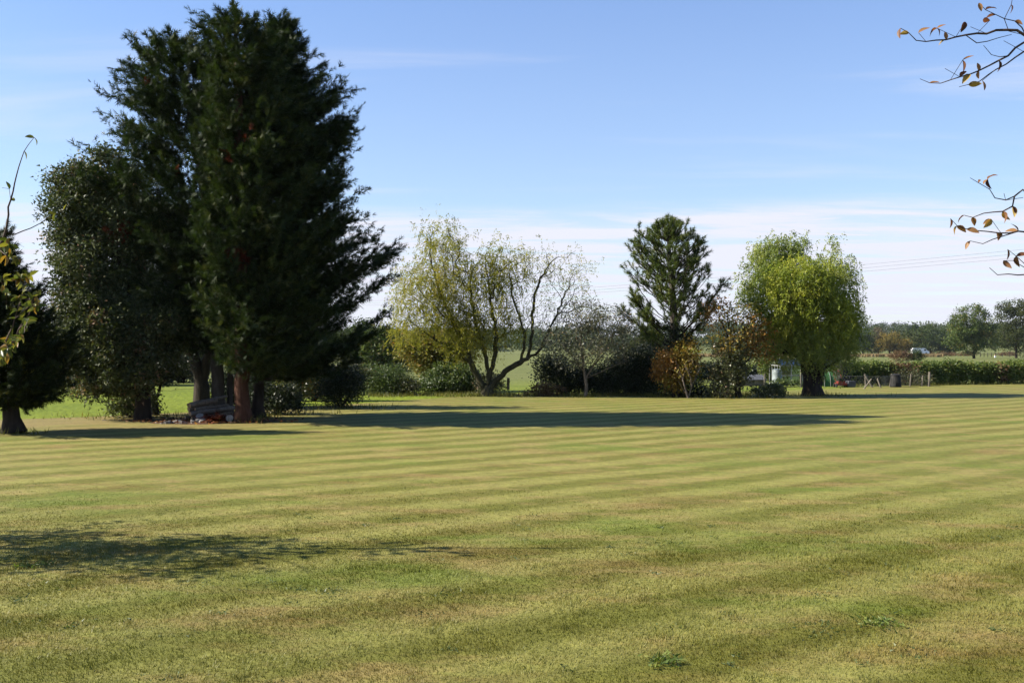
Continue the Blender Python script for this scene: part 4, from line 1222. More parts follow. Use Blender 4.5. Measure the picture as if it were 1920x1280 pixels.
def water_butt():
    D = 46.6
    b = (X(1457, D), D, 0)
    t = thing('water_butt', 'grey-green round water butt beside the glasshouse', 'barrel', b)
    ang = np.arange(20) / 20 * 2 * math.pi
    prof = [(0.19, 0.0), (0.21, 0.1), (0.225, 0.3), (0.235, 0.34), (0.225, 0.38), (0.22, 0.6), (0.23, 0.63), (0.2, 0.75)]
    v = [(b[0] + r * math.cos(a), b[1] + r * math.sin(a), z) for r, z in prof for a in ang]
    f = [[i * 20 + k, i * 20 + (k + 1) % 20, (i + 1) * 20 + (k + 1) % 20, (i + 1) * 20 + k] for i in range(len(prof) - 1) for k in range(20)]
    put('body', v, f, M['plastic'], t, smooth=True)
    prof = [(0.215, 0.752), (0.215, 0.775), (0.12, 0.80)]
    v = [(b[0] + r * math.cos(a), b[1] + r * math.sin(a), z) for r, z in prof for a in ang]
    f = [[i * 20 + k, i * 20 + (k + 1) % 20, (i + 1) * 20 + (k + 1) % 20, (i + 1) * 20 + k] for i in range(2) for k in range(20)] + [[40 + k for k in range(20)]]
    put('lid', v, f, M['plastic'], t)
    put('tap', *tube([(b[0], b[1] - 0.2, 0.1), (b[0], b[1] - 0.27, 0.1), (b[0], b[1] - 0.28, 0.07)], 0.014, 6), M['black'], t)


water_butt()


def plot_bits():
    D = 47.2
    t = thing('cold_frame', 'grey felt-roofed cold frame behind the pale bush', 'cold frame', (X(1412, D), D, 0))
    x0, x1 = X(1388, D), X(1436, D)
    v = [(x0, D, 0), (x1, D, 0), (x1, D + 0.9, 0), (x0, D + 0.9, 0), (x0, D, 0.26), (x1, D, 0.26), (x1, D + 0.9, 0.46), (x0, D + 0.9, 0.46)]
    put('body', v, [[3, 2, 1, 0], [4, 5, 6, 7], [0, 1, 5, 4], [1, 2, 6, 5], [2, 3, 7, 6], [3, 0, 4, 7]], M['post'], t)
    v = [(x0 - .04, D - .05, 0.262), (x1 + .04, D - .05, 0.262), (x1 + .04, D + 0.94, 0.482), (x0 - .04, D + 0.94, 0.482)]
    v += [(p[0], p[1], p[2] + 0.035) for p in v]
    put('lid', v, [[3, 2, 1, 0], [4, 5, 6, 7], [0, 1, 5, 4], [1, 2, 6, 5], [2, 3, 7, 6], [3, 0, 4, 7]], M['slate'], t)
    for px, lab in ((1434, 'short wooden stake between the cold frame and the water butt'), (1502, 'wooden stake against the willow trunk in front of the glasshouse')):
        p = (X(px, 45.6), 45.6, 0)
        o = put('stake', *boxmesh(p, (0.07, 0.07, 0.62 if px < 1450 else 0.8)), M['post'], loc=p)
        tag(o, lab, 'stake')
    # boarded shed end at the plot's far corner
    D2 = 47.0
    s = thing('tool_store', 'dark boarded tool store just past the willow branches', 'shed', (X(1586, D2), D2, 0))
    xa, xb = X(1580, D2), X(1595, D2)
    m = 5
    for k in range(m):
        w = (xb - xa) / m
        put('board', *boxmesh((xa + w * (k + 0.5), D2, 0), (w - 0.008, 0.03, 1.02 + 0.01 * (k % 2))), M['black'], s)
    put('side_panel', *boxmesh((xb + 0.004, D2 + 0.42, 0), (0.03, 0.78, 1.0)), M['black'], s)
    put('side_panel', *boxmesh((xa - 0.02, D2 + 0.42, 0), (0.03, 0.78, 1.0)), M['black'], s)
    v, f = boxmesh(((xa + xb) / 2, D2 + 0.4, 1.04), (xb - xa + 0.14, 1.0, 0.04))
    put('roof', v, f, M['slate'], s)
    # red hand mower with dark grass box
    D3 = 45.6
    q = thing('garden_mower', 'small red mower with dark grass box parked by the tool store', 'mower', (X(1578, D3), D3, 0))
    cx0 = X(1576, D3)
    put('deck', *joined([boxmesh((cx0, D3, 0.10), (0.42, 0.5, 0.10)), boxmesh((cx0, D3, 0.202), (0.30, 0.34, 0.07))]), M['red'], q)
    put('engine', *joined([boxmesh((cx0, D3, 0.274), (0.18, 0.18, 0.12)), boxmesh((cx0, D3, 0.396), (0.12, 0.12, 0.03))]), M['black'], q)
    for sx_ in (-0.24, 0.24):
        for sy_ in (-0.17, 0.17):
            put('wheel', *tube([(cx0 + sx_ - 0.025, D3 + sy_, 0.09), (cx0 + sx_ + 0.025, D3 + sy_, 0.09)], 0.09, 12), M['rubber'], q)
    put('handle', *tube(smooth_line([(cx0 - 0.15, D3 + 0.2, 0.25), (cx0 - 0.15, D3 + 0.55, 0.62), (cx0, D3 + 0.72, 0.8), (cx0 + 0.15, D3 + 0.55, 0.62), (cx0 + 0.15, D3 + 0.2, 0.25)], 0.06), 0.012, 6), M['red'], q)
    put('grass_box', *boxmesh((cx0 + 0.42, D3, 0.02), (0.34, 0.42, 0.27), 0, (0.05, 0)), M['slate'], q)
    # cropped row under green netting
    D4 = 46.2
    g = thing('netting_tunnel', 'green mesh tunnel cover over a crop row right of the willow trunk', 'crop cover', (X(1558, D4), D4, 0))
    v, f = [], []
    xs = np.linspace(X(1546, D4), X(1569, D4), 7); an = np.linspace(0, math.pi, 9)
    for i, x in enumerate(xs):
        for a in an: v.append((x, D4 + 0.35 + 0.32 * math.cos(a), 0.005 + (0.66 + 0.02 * (i % 2)) * math.sin(a) ** 0.8))
    for i in range(6):
        for k in range(8): f.append([i * 9 + k, i * 9 + k + 1, (i + 1) * 9 + k + 1, (i + 1) * 9 + k])
    put('mesh_cover', v, f, M['green_net'], g, smooth=True)
    for x in (xs[0], xs[3], xs[6]):
        put('hoop', *tube([(x, D4 + 0.35 + 0.335 * math.cos(a), 0.69 * math.sin(a) ** 0.8) for a in an], 0.012, 5), M['wire'], g)


plot_bits()
broad('vegetable_row', 'leafy vegetable plants in front of the glasshouse', 'vegetables', 45.9, (1490, 727),
      [[(1490, 727), (1490, 720)]],
      [(1478, 721, 14, 6), (1500, 722, 14, 6), (1460, 720, 16, 6), (1515, 722, 12, 5)],
      M['bark_twig'], {None: dict(mat=M['bush'], per=22, rc=0.12, L=0.14, W=0.06, droop=-0.2)}, 50, 0.012, seed=81)

# ================================================================== fence post in the field and the far country
o = put('field_post', *boxmesh((X(953, 43.0), 43.0, 0), (0.11, 0.11, 0.5)), M['bark_grey'], loc=(X(953, 43.0), 43.0, 0))
tag(o, 'dark squat fence post in the sunlit gap right of the twisted willow', 'post')

FAR = [  # name, label, px, base row, D, ellipsoids, material, clumps
    ('oak_tree', 'dark spreading oak standing alone beyond the clipped hedge', 1826, 672, 190, [(1822, 610, 40, 34), (1800, 622, 28, 26), (1848, 628, 26, 28), (1826, 590, 24, 20), (1785, 640, 14, 14), (1815, 648, 30, 14)], 'oak_green', 300),
    ('oak_tree', 'tall lighter oak partly cut off by the picture edge beyond the hedge', 1905, 671, 200, [(1905, 590, 34, 30), (1890, 620, 34, 34), (1925, 620, 40, 50), (1885, 575, 18, 16)], 'far_olive', 260),
    ('field_tree', 'small amber tree in the far hedgerow, round and golden', 1668, 664, 330, [(1668, 640, 24, 18), (1652, 648, 16, 12), (1680, 650, 16, 12)], 'far_amber', 120),
    ('field_tree', 'tiny bright amber tree next to the white van', 1698, 664, 335, [(1698, 648, 10, 11)], 'far_amber', 50),
    ('field_tree', 'bleached pale tree rising over the far hedgerow', 1646, 664, 360, [(1647, 632, 11, 18)], 'far_pale', 50),
    ('field_tree', 'large dark green tree behind the white van', 1745, 664, 345, [(1748, 632, 30, 22), (1730, 645, 24, 16), (1765, 645, 24, 18)], 'far_green', 150),
    ('field_tree', 'mid-green rounded tree left of the big dark one', 1722, 664, 380, [(1722, 630, 24, 18), (1705, 640, 20, 14)], 'far_olive', 110),
    ('field_tree', 'dark tree at the end of the far hedgerow beside the golden willow', 1618, 664, 320, [(1618, 642, 26, 20), (1600, 636, 20, 24), (1635, 650, 16, 12)], 'far_green', 130),
    ('field_tree', 'shadowed low tree under the lone oak on the far side', 1780, 664, 350, [(1782, 650, 22, 12)], 'far_green', 60),
    ('field_tree', 'pale yellow-green tree top peeping between young cypress and evergreen oak', 92, 700, 62, [(90, 610, 30, 32), (115, 630, 24, 36), (60, 640, 34, 30)], 'far_olive', 150),
    ('field_tree', 'yellowish tree behind the silvery leaves left of the pine', 1215, 690, 120, [(1218, 640, 24, 18), (1195, 650, 20, 14), (1240, 652, 22, 14)], 'far_olive', 90),
]
for nm, lab, px, by, D, ells, mt, nc in FAR:
    k = D / 190.0
    broad(nm, lab, 'tree', D, (px, by), [[(px, by), (px + 0.5, 655), (px, np.mean([e[1] for e in ells]))]], ells, M['bark_dark'],
          {None: dict(mat=M[mt], per=48, rc=0.62 * k ** 0.6, L=0.26 * k ** 0.6, W=0.2 * k ** 0.6)}, nc, 0.22 * k ** 0.5, seed=int(px), step=0.6, r_tip=0.02)
for px, mt, lab in ((1688, 'hedge_brown', 'brownish field bush beyond the hedge, larger of two'), (1717, 'far_green', 'greenish field bush beyond the hedge, smaller of two')):
    D = 128.0
    broad('field_bush', lab, 'shrub', D, (px, 680), [[(px, 680), (px, 672)], [(px, 680), (px - 8, 668)], [(px, 680), (px + 8, 668)]],
          [(px, 668, 20 if px < 1700 else 14, 9), (px - 2, 662, 12, 7)], M['bark_twig'],
          {None: dict(mat=M[mt], per=34, rc=0.3, L=0.15, W=0.09)}, 60, 0.05, seed=px + 1)

# belt of thicket behind the western grass: dark trees one can tell apart
for i, (px, D, top, w, lab) in enumerate(((20, 47, 640, 70, 'dark wood-edge tree behind the young cypress'), (150, 50, 628, 80, 'dark wood-edge tree behind the low boughs of the evergreen oak'),
                                          (265, 48, 640, 60, 'dark wood-edge tree behind the slim forked trunk'), (340, 52, 630, 50, 'dark wood-edge tree behind the log pile'))):
    by = HORIZON + CAM_H * FPX / D
    h2 = (by - top) / 2
    broad('wood_edge_tree', lab, 'tree', D, (px, by), [[(px, by), (px + 3, by - h2)]],
          [(px, top + h2 * 0.75, w * 0.8, h2 * 0.75), (px - w * 0.5, top + h2 * 1.25, w * 0.5, h2 * 0.68), (px + w * 0.5, top + h2 * 1.2, w * 0.5, h2 * 0.7)], M['bark_dark'],
          {None: dict(mat=M['dark_shrub'] if i != 3 else M['ivy'], per=42, rc=0.36, L=0.15, W=0.10)}, 260, 0.16, seed=200 + i)
broad('low_shrub', 'pale leafy weed clump on the grass edge before the dark wood', 'shrub', 38.0, (185, 740),
      [[(185, 740), (185, 733)]], [(186, 736, 10, 5), (206, 735, 10, 6)], M['bark_twig'], {None: dict(mat=M['bush'], per=20, rc=0.12, L=0.08, W=0.05)}, 30, 0.012, seed=210)


def wood(name, label, spots, mats, seed):
    """a far-off wood that reads as one mass"""
    global rng
    rng = np.random.default_rng(seed)
    acc = {}
    for (x, y, z, r, h) in spots:
        m = mats[rng.choice(len(mats), p=None)]
        k = 46
        d = unit(rng.normal(size=(k, 3))); d[:, 2] = np.abs(d[:, 2]) * 1.0 - 0.25
        c = np.array((x, y, z + h * 0.42)) + d * np.array((r, r, h * 0.52)) * rng.uniform(0.75, 1.05, (k, 1))
        c[:, 2] = np.maximum(c[:, 2], z + 0.3)
        v, f, tn = cloud_leaves(c, 10, r * 0.30, r * 0.17, r * 0.13, 0.2)
        acc.setdefault(m, []).append((v, f, tn))
    t = thing(name, label, 'wood', (spots[0][0], spots[0][1], 0))
    t['kind'] = 'stuff'
    for m, L in acc.items():
        off = np.cumsum([0] + [len(q[0]) for q in L[:-1]])
        put('foliage', np.concatenate([q[0] for q in L]), np.concatenate([q[1] + o_ for q, o_ in zip(L, off)]), M[m], t, np.concatenate([q[2] for q in L]), kind='stuff')


rng = np.random.default_rng(300)
belt = []
for i in range(95):
    x = -190 + i * 3.3 + rng.normal(0, 1.5); D = rng.uniform(330, 400)
    if x > 112: continue
    belt.append((x, D, 0, rng.uniform(3.0, 5.0), rng.uniform(6.0, 10.0)))
for i in range(24):
    belt.append((rng.uniform(135, 230), rng.uniform(330, 390), 0, rng.uniform(3.5, 5.5), rng.uniform(8, 13)))
wood('far_wood', 'dark belt of far trees closing the fields behind the garden', belt, ['far_green', 'far_green', 'far_olive'], 301)
rd = []
for i in range(300):
    y = rng.uniform(590, 900); x = rng.uniform(-0.30, 0.62) * y
    rd.append((x, y, ridge_z(x, y), rng.uniform(4.5, 7.5), rng.uniform(9, 13)))
wood('ridge_wood', 'hazy woodland covering the rise on the horizon', rd, ['far_green', 'far_green', 'far_olive', 'far_olive'], 302)


def cereal():
    global rng
    rng = np.random.default_rng(310)
    n = 15000
    y = rng.uniform(228, 262, n); x = rng.uniform(0.17, 0.425, n) * y
    h = rng.uniform(0.45, 0.72, n); a = rng.uniform(0, math.pi, n); w = 0.16
    dx, dy = np.cos(a) * w, np.sin(a) * w
    z0 = np.zeros(n)
    v = np.stack([np.stack([x - dx, y - dy, z0], -1), np.stack([x + dx, y + dy, z0], -1), np.stack([x + dx * .6 + rng.normal(0, .1, n), y + dy * .6, h], -1), np.stack([x - dx * .6, y - dy * .6, h * 0.9], -1)], 1).reshape(-1, 3)
    o = put('cereal_crop', v, np.arange(n * 4).reshape(-1, 4), M['dry_grass'], tint=np.repeat(rng.random(n), 4), kind='stuff')
    tag(o, 'strip of dry standing straw along the far side of the pasture', 'crop')


cereal()


def van():
    D = 338.0
    x0 = X(1709, D); b = (x0 + 2.9, D, 0)
    t = thing('parked_van', 'white van parked in front of the far trees', 'van', b)
    Lx, Wy, H = 5.6, 2.0, 2.15
    side = [(0, 0.35), (0.05, 1.9), (0.3, H), (3.9, H), (4.45, 1.9), (5.0, 1.25), (5.55, 1.1), (5.6, 0.35)]
    v = [(x0 + a, D - Wy / 2, z) for a, z in side] + [(x0 + a, D + Wy / 2, z) for a, z in side]
    n = len(side)
    f = [list(range(n)), list(range(2 * n - 1, n - 1, -1))] + [[i, i + n, (i + 1) % n + n, (i + 1) % n] for i in range(n)]
    put('body', v, f, M['van_white'], t)
    put('windscreen', [(x0 + 4.5, D - 0.85, 1.86), (x0 + 4.98, D - 0.9, 1.29), (x0 + 4.98, D + 0.9, 1.29), (x0 + 4.5, D + 0.85, 1.86)] + [(x0 + 4.53, D - 0.85, 1.88), (x0 + 5.01, D - 0.9, 1.31), (x0 + 5.01, D + 0.9, 1.31), (x0 + 4.53, D + 0.85, 1.88)],
        [[0, 1, 2, 3], [7, 6, 5, 4], [0, 4, 5, 1], [1, 5, 6, 2], [2, 6, 7, 3], [3, 7, 4, 0]], M['dark_glass'], t)
    put('side_window', *boxmesh((x0 + 4.2, D - Wy / 2 - 0.004, 1.3), (0.75, 0.012, 0.5), 0, (-0.12, 0)), M['dark_glass'], t)
    for a in (1.0, 4.5):
        for s in (-1, 1):
            put('wheel', *tube([(x0 + a, D + s * 0.78, 0.34), (x0 + a, D + s * 1.02, 0.34)], 0.34, 14), M['rubber'], t)


van()
# far stock fence and a marker
ft = thing('field_fence', 'thin post fence crossing the pasture under the lone oak', 'fence', (X(1860, 230), 230, 0))
for i, px in enumerate((1838, 1845, 1852, 1859, 1866, 1880, 1893, 1907)):
    put('post', *boxmesh((X(px, 230), 230, 0), (0.1, 0.1, 1.0)), M['bark_grey'], ft)
for z in (0.45, 0.85):
    put('rail', *boxmesh(((X(1838, 230) + X(1907, 230)) / 2, 230 - 0.09, z), (X(1907, 230) - X(1838, 230), 0.02, 0.03)), M['bark_grey'], ft)
b = (X(1866, 215), 215, 0)
mk = thing('marker_post', 'tiny white and orange marker standing in the pasture', 'post', b)
put('base', *boxmesh(b, (0.34, 0.2, 0.35)), M['van_white'], mk)
put('cap', *boxmesh((b[0], b[1], 0.353), (0.26, 0.16, 0.28)), M['cut_wood'], mk)
broad('field_hedge', 'low rubbly hedge line right of the white van', 'hedge', 262.0, (1768, 667.3), [[(1768, 667.3), (1768, 662)]],
      [(1755, 664, 12, 3.5), (1772, 664.5, 14, 3), (1790, 664, 14, 3.5), (1812, 664, 14, 3.5), (1890, 664, 20, 4)], M['bark_twig'],
      {None: dict(mat=M['hedge_brown'], per=20, rc=0.5, L=0.3, W=0.2)}, 120, 0.06, seed=320, step=0.8)

# overhead line: three wires on two poles
def pole(name, x, y, h, label):
    t = thing(name, label, 'pole', (x, y, 0), 'poles of the overhead line')
    put('shaft', *tube([(x, y, 0), (x, y, h * 0.5), (x, y, h)], 0.14, 10, r1=0.09), M['bark_grey'], t)
    put('crossarm', *boxmesh((x, y - 0.16, h - 0.62), (0.12, 0.10, 0.12)), M['bark_grey'], t)
    return t


pa, pb = np.array((46.0, 62.0, 9.3)), np.array((-46.0, 170.0, 9.2))
pole('power_pole', pa[0], pa[1], pa[2] + 0.2, 'wooden pole of the overhead line beyond the picture edge')
pole('power_pole', pb[0], pb[1], pb[2] + 0.2, 'wooden pole of the overhead line hidden behind the cypresses')
for i, lab in enumerate(('topmost of the thin overhead wires', 'middle one of the thin overhead wires', 'lowest of the thin overhead wires')):
    u = np.linspace(0, 1, 40)[:, None]
    off = np.array((0.10, 0.0, -0.28 * i))
    path = pa + (pb - pa) * u + off
    path[:, 2] -= 4 * 1.1 * (u[:, 0] * (1 - u[:, 0]))
    o = put('overhead_wire', *tube(path, 0.0065, 5), M['cable'], loc=tuple(path[0]))
    tag(o, lab + ' crossing the low sky', 'wire', 'overhead wires')

# ================================================================== log pile, cut discs, litter
rng = np.random.default_rng(400)
soil_c = P3(375, 797, 1); D = 23.4
m = 40
an = np.arange(m) / m * 2 * math.pi
rr = 1 + 0.16 * np.sin(an * 3 + 1) + 0.1 * np.sin(an * 7) + rng.normal(0, 0.04, m)
sc = np.array((X(385, D), D + 0.55, 0.0))
v = [(sc[0], sc[1], 0.03)] + [(sc[0] + 1.55 * rr[i] * math.cos(an[i]), sc[1] + 0.85 * rr[i] * math.sin(an[i]), 0.008) for i in range(m)]
tag(put('soil_patch', v, [[0, 1 + i, 1 + (i + 1) % m] for i in range(m)], M['soil'], smooth=True), 'bare reddish soil and litter around the cypress trunks', 'soil', kind='structure')

log_specs = []
DL = 24.0
zx = lambda px: X(px, DL)
rows = [(0.07, 5), (0.175, 4), (0.28, 4), (0.375, 2)]
for r_i, (z, cnt) in enumerate(rows):
    for k in range(cnt):
        log_specs.append((k, r_i, z))
cnt_of = [c for _, c in rows]
LG = 'cut logs stacked in the pile'
for n_, (k, r_i, z) in enumerate(log_specs):
    rad = rng.uniform(0.034, 0.068)
    a = np.array((zx(376), DL - 0.1, 0.0)) + (k + 0.5 * r_i + rng.uniform(-0.12, 0.12)) * 0.128 * np.array((-0.62, 0.78, 0)) + np.array((0.74, 0.67, 0)) * rng.uniform(-0.22, 0.12)
    a[2] = 0.015 + z * 0.98
    ln = rng.uniform(0.6, 1.15)
    b = a + ln * np.array((0.74 + rng.normal(0, 0.07), 0.67 + rng.normal(0, 0.06), rng.normal(0.05, 0.05) + 0.05 * r_i))
    where = ('front', 'second', 'third', 'fourth', 'hindmost')[k] if cnt_of[r_i] > 1 else 'front'
    lvl = ('bottom layer', 'second layer', 'third layer', 'top layer')[r_i]
    t = thing('log', 'grey sawn log, %s one in the %s of the stack by the cypress' % (where, lvl), 'log', (a[0], a[1], a[2]), LG)
    vv, ff = tube([a, a * 0.66 + b * 0.34 + rng.normal(0, 0.008, 3), a * 0.33 + b * 0.67 + rng.normal(0, 0.008, 3), b], rad, 10, False, rad * 0.92)
    put('bark', vv, ff, M['bark_pale'] if (k + r_i) % 3 == 0 else M['bark_log'], t, smooth=True)
    d = unit(b - a)
    for e, s, r0 in ((a, -1, rad), (b, 1, rad * 0.92)):
        cv, cf = tube([e + d * s * -0.004, e + d * s * 0.002], r0 * 0.97, 10, True)
        put('cut_end', cv, cf, M['cut_wood'], t)
for (px, py, rx_, rz_, th, tx_, lab) in ((376, 793, 0.12, 0.10, 0.05, 0.25, 'pale sawn disc of trunk lying flat before the log stack'), (375, 786, 0.10, 0.09, 0.06, 0.9, 'grey sawn disc of trunk leaning on the log stack'),
                                         (431, 792, 0.085, 0.085, 0.04, 1.2, 'grey sawn disc propped against the reddish trunk')):
    D = 23.4 if py > 790 else 23.75
    c = np.array((X(px, D), D, 0.02 + th / 2 + rz_ * math.sin(tx_) * 0.9))
    ax = np.array((0.1, -math.sin(tx_), math.cos(tx_)))
    ax = unit(ax)
    t = thing('wood_disc', lab, 'log slice', (c[0], c[1], 0.02))
    vv, ff = tube([c - ax * th / 2, c + ax * th / 2], rx_, 14, False)
    put('bark', vv, ff, M['bark_grey'], t)
    vv, ff = tube([c - ax * (th / 2 - 0.002), c + ax * (th / 2 - 0.003)], rx_ * 0.985, 14, True)
    put('sawn_face', vv, ff, M['stone'], t)
# pale slabs of stone and bark on the west side
for i, (px, py, w, h, lab) in enumerate(((312, 798, 0.30, 0.03, 'long pale bark slab at the west end of the litter'), (330, 795, 0.24, 0.04, 'pale flat stone in the middle of the litter slabs'), (343, 796, 0.2, 0.03, 'small pale stone nearest the log stack'), (362, 792, 0.14, 0.04, 'rough pale chunk just below the log ends'))):
    D = 23.2
    c = np.array((X(px, D), D + 0.1 * (i % 2), 0.02))
    k = 9
    a = np.arange(k) / k * 2 * math.pi
    rr = rng.uniform(0.7, 1.1, k)
    top = [(c[0] + w / 2 * rr[j] * math.cos(a[j]), c[1] + 0.11 * rr[j] * math.sin(a[j]), c[2] + h + 0.04 * math.cos(a[j] + i)) for j in range(k)]
    bot = [(p[0], p[1], 0.005) for p in top]
    o = put('stone_slab', top + bot, [list(range(k))] + [[j, j + k, (j + 1) % k + k, (j + 1) % k] for j in range(k)], M['stone'], loc=tuple(c))
    tag(o, lab, 'slab')
# heap of dead red sprays
t = thing('dead_brushwood', 'heap of dead rust-red conifer sprays at the trunk foot', 'brushwood', (X(406, 23.5), 23.5, 0.0))
n = 150
pos = np.stack([X(406, 23.5) + rng.normal(0, 0.16, n), 23.5 + rng.normal(0, 0.13, n), np.abs(rng.normal(0.06, 0.05, n)) + 0.02], -1)
v, f, tn = fronds(pos, rng.normal(size=(n, 3)) * np.array((1, 1, 0.45)), rng.uniform(0.14, 0.26, n), rng.random(n))
v[:, 2] = np.maximum(v[:, 2], 0.012)
put('sprays', v, f, M['dead_frond'], t, tn, kind='stuff')
# scattered litter on the bare soil
n = 900
pos = np.stack([sc[0] + rng.normal(0, 0.75, n), sc[1] + rng.normal(-0.1, 0.4, n), rng.uniform(0.03, 0.05, n)], -1)
v, f = leaf_quads(pos, rng.normal(size=(n, 3)) * np.array((1, 1, 0.25)), 0.09, 0.05)
v[:, 2] = np.maximum(v[:, 2], 0.03)
o = put('leaf_litter', v, f, M['brown_leaf'], tint=np.repeat(rng.random(n), 3), kind='stuff')
tag(o, 'scattered dead leaves and chips on the soil by the logs', 'leaf litter')
# uncut grass round the feet of the trees and along the shrub line
pts = []
for px, D_, sp, k in ((455, 23.6, 0.30, 160), (484, 25.4, 0.3, 150), (411, 24.7, 0.3, 120), (27, 20.6, 0.3, 110), (914, 37.0, 0.6, 300), (1524, 37.2, 0.8, 420), (1097, 36.2, 0.4, 160), (1268, 36.6, 0.8, 260), (1385, 35.6, 0.8, 260), (640, 29.6, 0.8, 260), (520, 26.6, 0.9, 260), (246, 25.4, 0.9, 260)):
    pts.append(np.stack([X(px, D_) + rng.normal(0, sp, k), D_ + rng.normal(0, sp * 0.6, k)], -1))
k = 5200
u = rng.uniform(690, 1440, k); dd = rng.uniform(36.3, 38.6, k) + 0.35 * np.sin(u * 0.05)
pts.append(np.stack([X(u, dd), dd], -1))
k = 3600
u = rng.uniform(1580, 1990, k); dd = 46.5 + (u - 1580) / 410 * 4.6 + rng.normal(0, 0.35, k)
pts.append(np.stack([X(u, dd), dd], -1))
pts = np.concatenate(pts); n = len(pts)
hh = rng.uniform(0.05, 0.19, n); a = rng.uniform(0, 2 * math.pi, n); w = 0.012
dx, dy = np.cos(a) * w, np.sin(a) * w
z0 = np.full(n, 0.003)
v = np.stack([np.stack([pts[:, 0] - dx, pts[:, 1] - dy, z0], -1), np.stack([pts[:, 0] + dx, pts[:, 1] + dy, z0], -1), np.stack([pts[:, 0] + rng.normal(0, 0.05, n), pts[:, 1] + rng.normal(0, 0.05, n), hh], -1)], 1).reshape(-1, 3)
o = put('rough_grass', v, np.arange(n * 3).reshape(-1, 3), M['gold_green'], tint=np.repeat(np.clip(rng.normal(0.3, 0.2, n), 0, 0.8), 3), kind='stuff')
tag(o, 'uncut grass round the tree feet and along the shrub line', 'grass')
# small rosettes of clover and plantain too many to count
k = 90
D_ = rng.uniform(4.8, 10.5, k); cxs = rng.uniform(-0.52, 0.52, k) * D_
per = rng.integers(5, 26, k); idx = np.repeat(np.arange(k), per); n = len(idx)
sz = rng.uniform(0.02, 0.075, k)[idx]
pos = np.stack([cxs[idx] + rng.normal(0, 1, n) * sz, D_[idx] + rng.normal(0, 1, n) * sz, rng.uniform(0.008, 0.014, n)], -1)
v, f = leaf_quads(pos, rng.normal(size=(n, 3)) * np.array((1, 1, 0.2)) + np.array((0, 0, 0.4)), 0.024, 0.010)
v[:, 2] = np.maximum(v[:, 2], 0.005)
o = put('lawn_weeds', v, f, M['bush'], tint=np.repeat(rng.uniform(0.1, 0.9, n), 3), kind='stuff')
tag(o, 'small scattered weeds speckling the near lawn', 'weeds')
# rosettes of weeds in the near turf
for px, py, sz, lab in ((1243, 1243, 0.09, 'dark tuft of coarse weed in the turf close to the viewer'), (1650, 1170, 0.12, 'flat patch of clover in the near lawn'), (60, 1062, 0.10, 'loose tuft of longer grass in the shade patch')):
    D = gD(py); c = np.array((X(px, D), D, 0.012))
    t = thing('weed_tuft', lab, 'weed', (c[0], c[1], 0))
    n = 90
    pos = c + np.stack([rng.normal(0, sz * 0.6, n), rng.normal(0, sz * 0.6, n), rng.uniform(0, 0.01, n)], -1)
    ax = rng.normal(size=(n, 3)) * np.array((1, 1, 0.2)) + np.array((0, 0, 0.55))
    v, f = leaf_quads(pos, ax, 0.045, 0.014)
    v[:, 2] = np.maximum(v[:, 2], 0.004)
    put('leaves', v, f, M['hedge'], t, np.repeat(rng.uniform(0.2, 0.9, n), 3), kind='stuff')

# ================================================================== close branches at both picture edges
def leaf_mesh(name, L, Wd, curl, mat, tint):
    """one broad leaf with midrib fold and curl"""
    u = np.linspace(0, 1, 6)
    w = Wd * np.sin(np.pi * np.clip(u * 0.94 + 0.03, 0, 1)) ** 0.8 * (1.12 - 0.35 * u)
    v, f = [], []
    for i, t in enumerate(u):
        x = L * (t - curl * 0.10 * t * t); z = -curl * L * 0.45 * t * t
        v += [(x, -w[i] / 2, z + 0.28 * w[i]), (x, 0, z), (x, w[i] / 2, z + 0.28 * w[i])]
    for i in range(5):
        a = i * 3
        f += [[a, a + 1, a + 4, a + 3], [a + 1, a + 2, a + 5, a + 4]]
    me = bpy.data.meshes.new(name)
    me.from_pydata(v, [], f)
    me.polygons.foreach_set('use_smooth', np.ones(len(f), dtype=bool))
    at = me.attributes.new('tint', 'FLOAT', 'POINT')
    at.data.foreach_set('value', np.full(len(v), tint, dtype=np.float32))
    me.materials.append(mat)
    return me


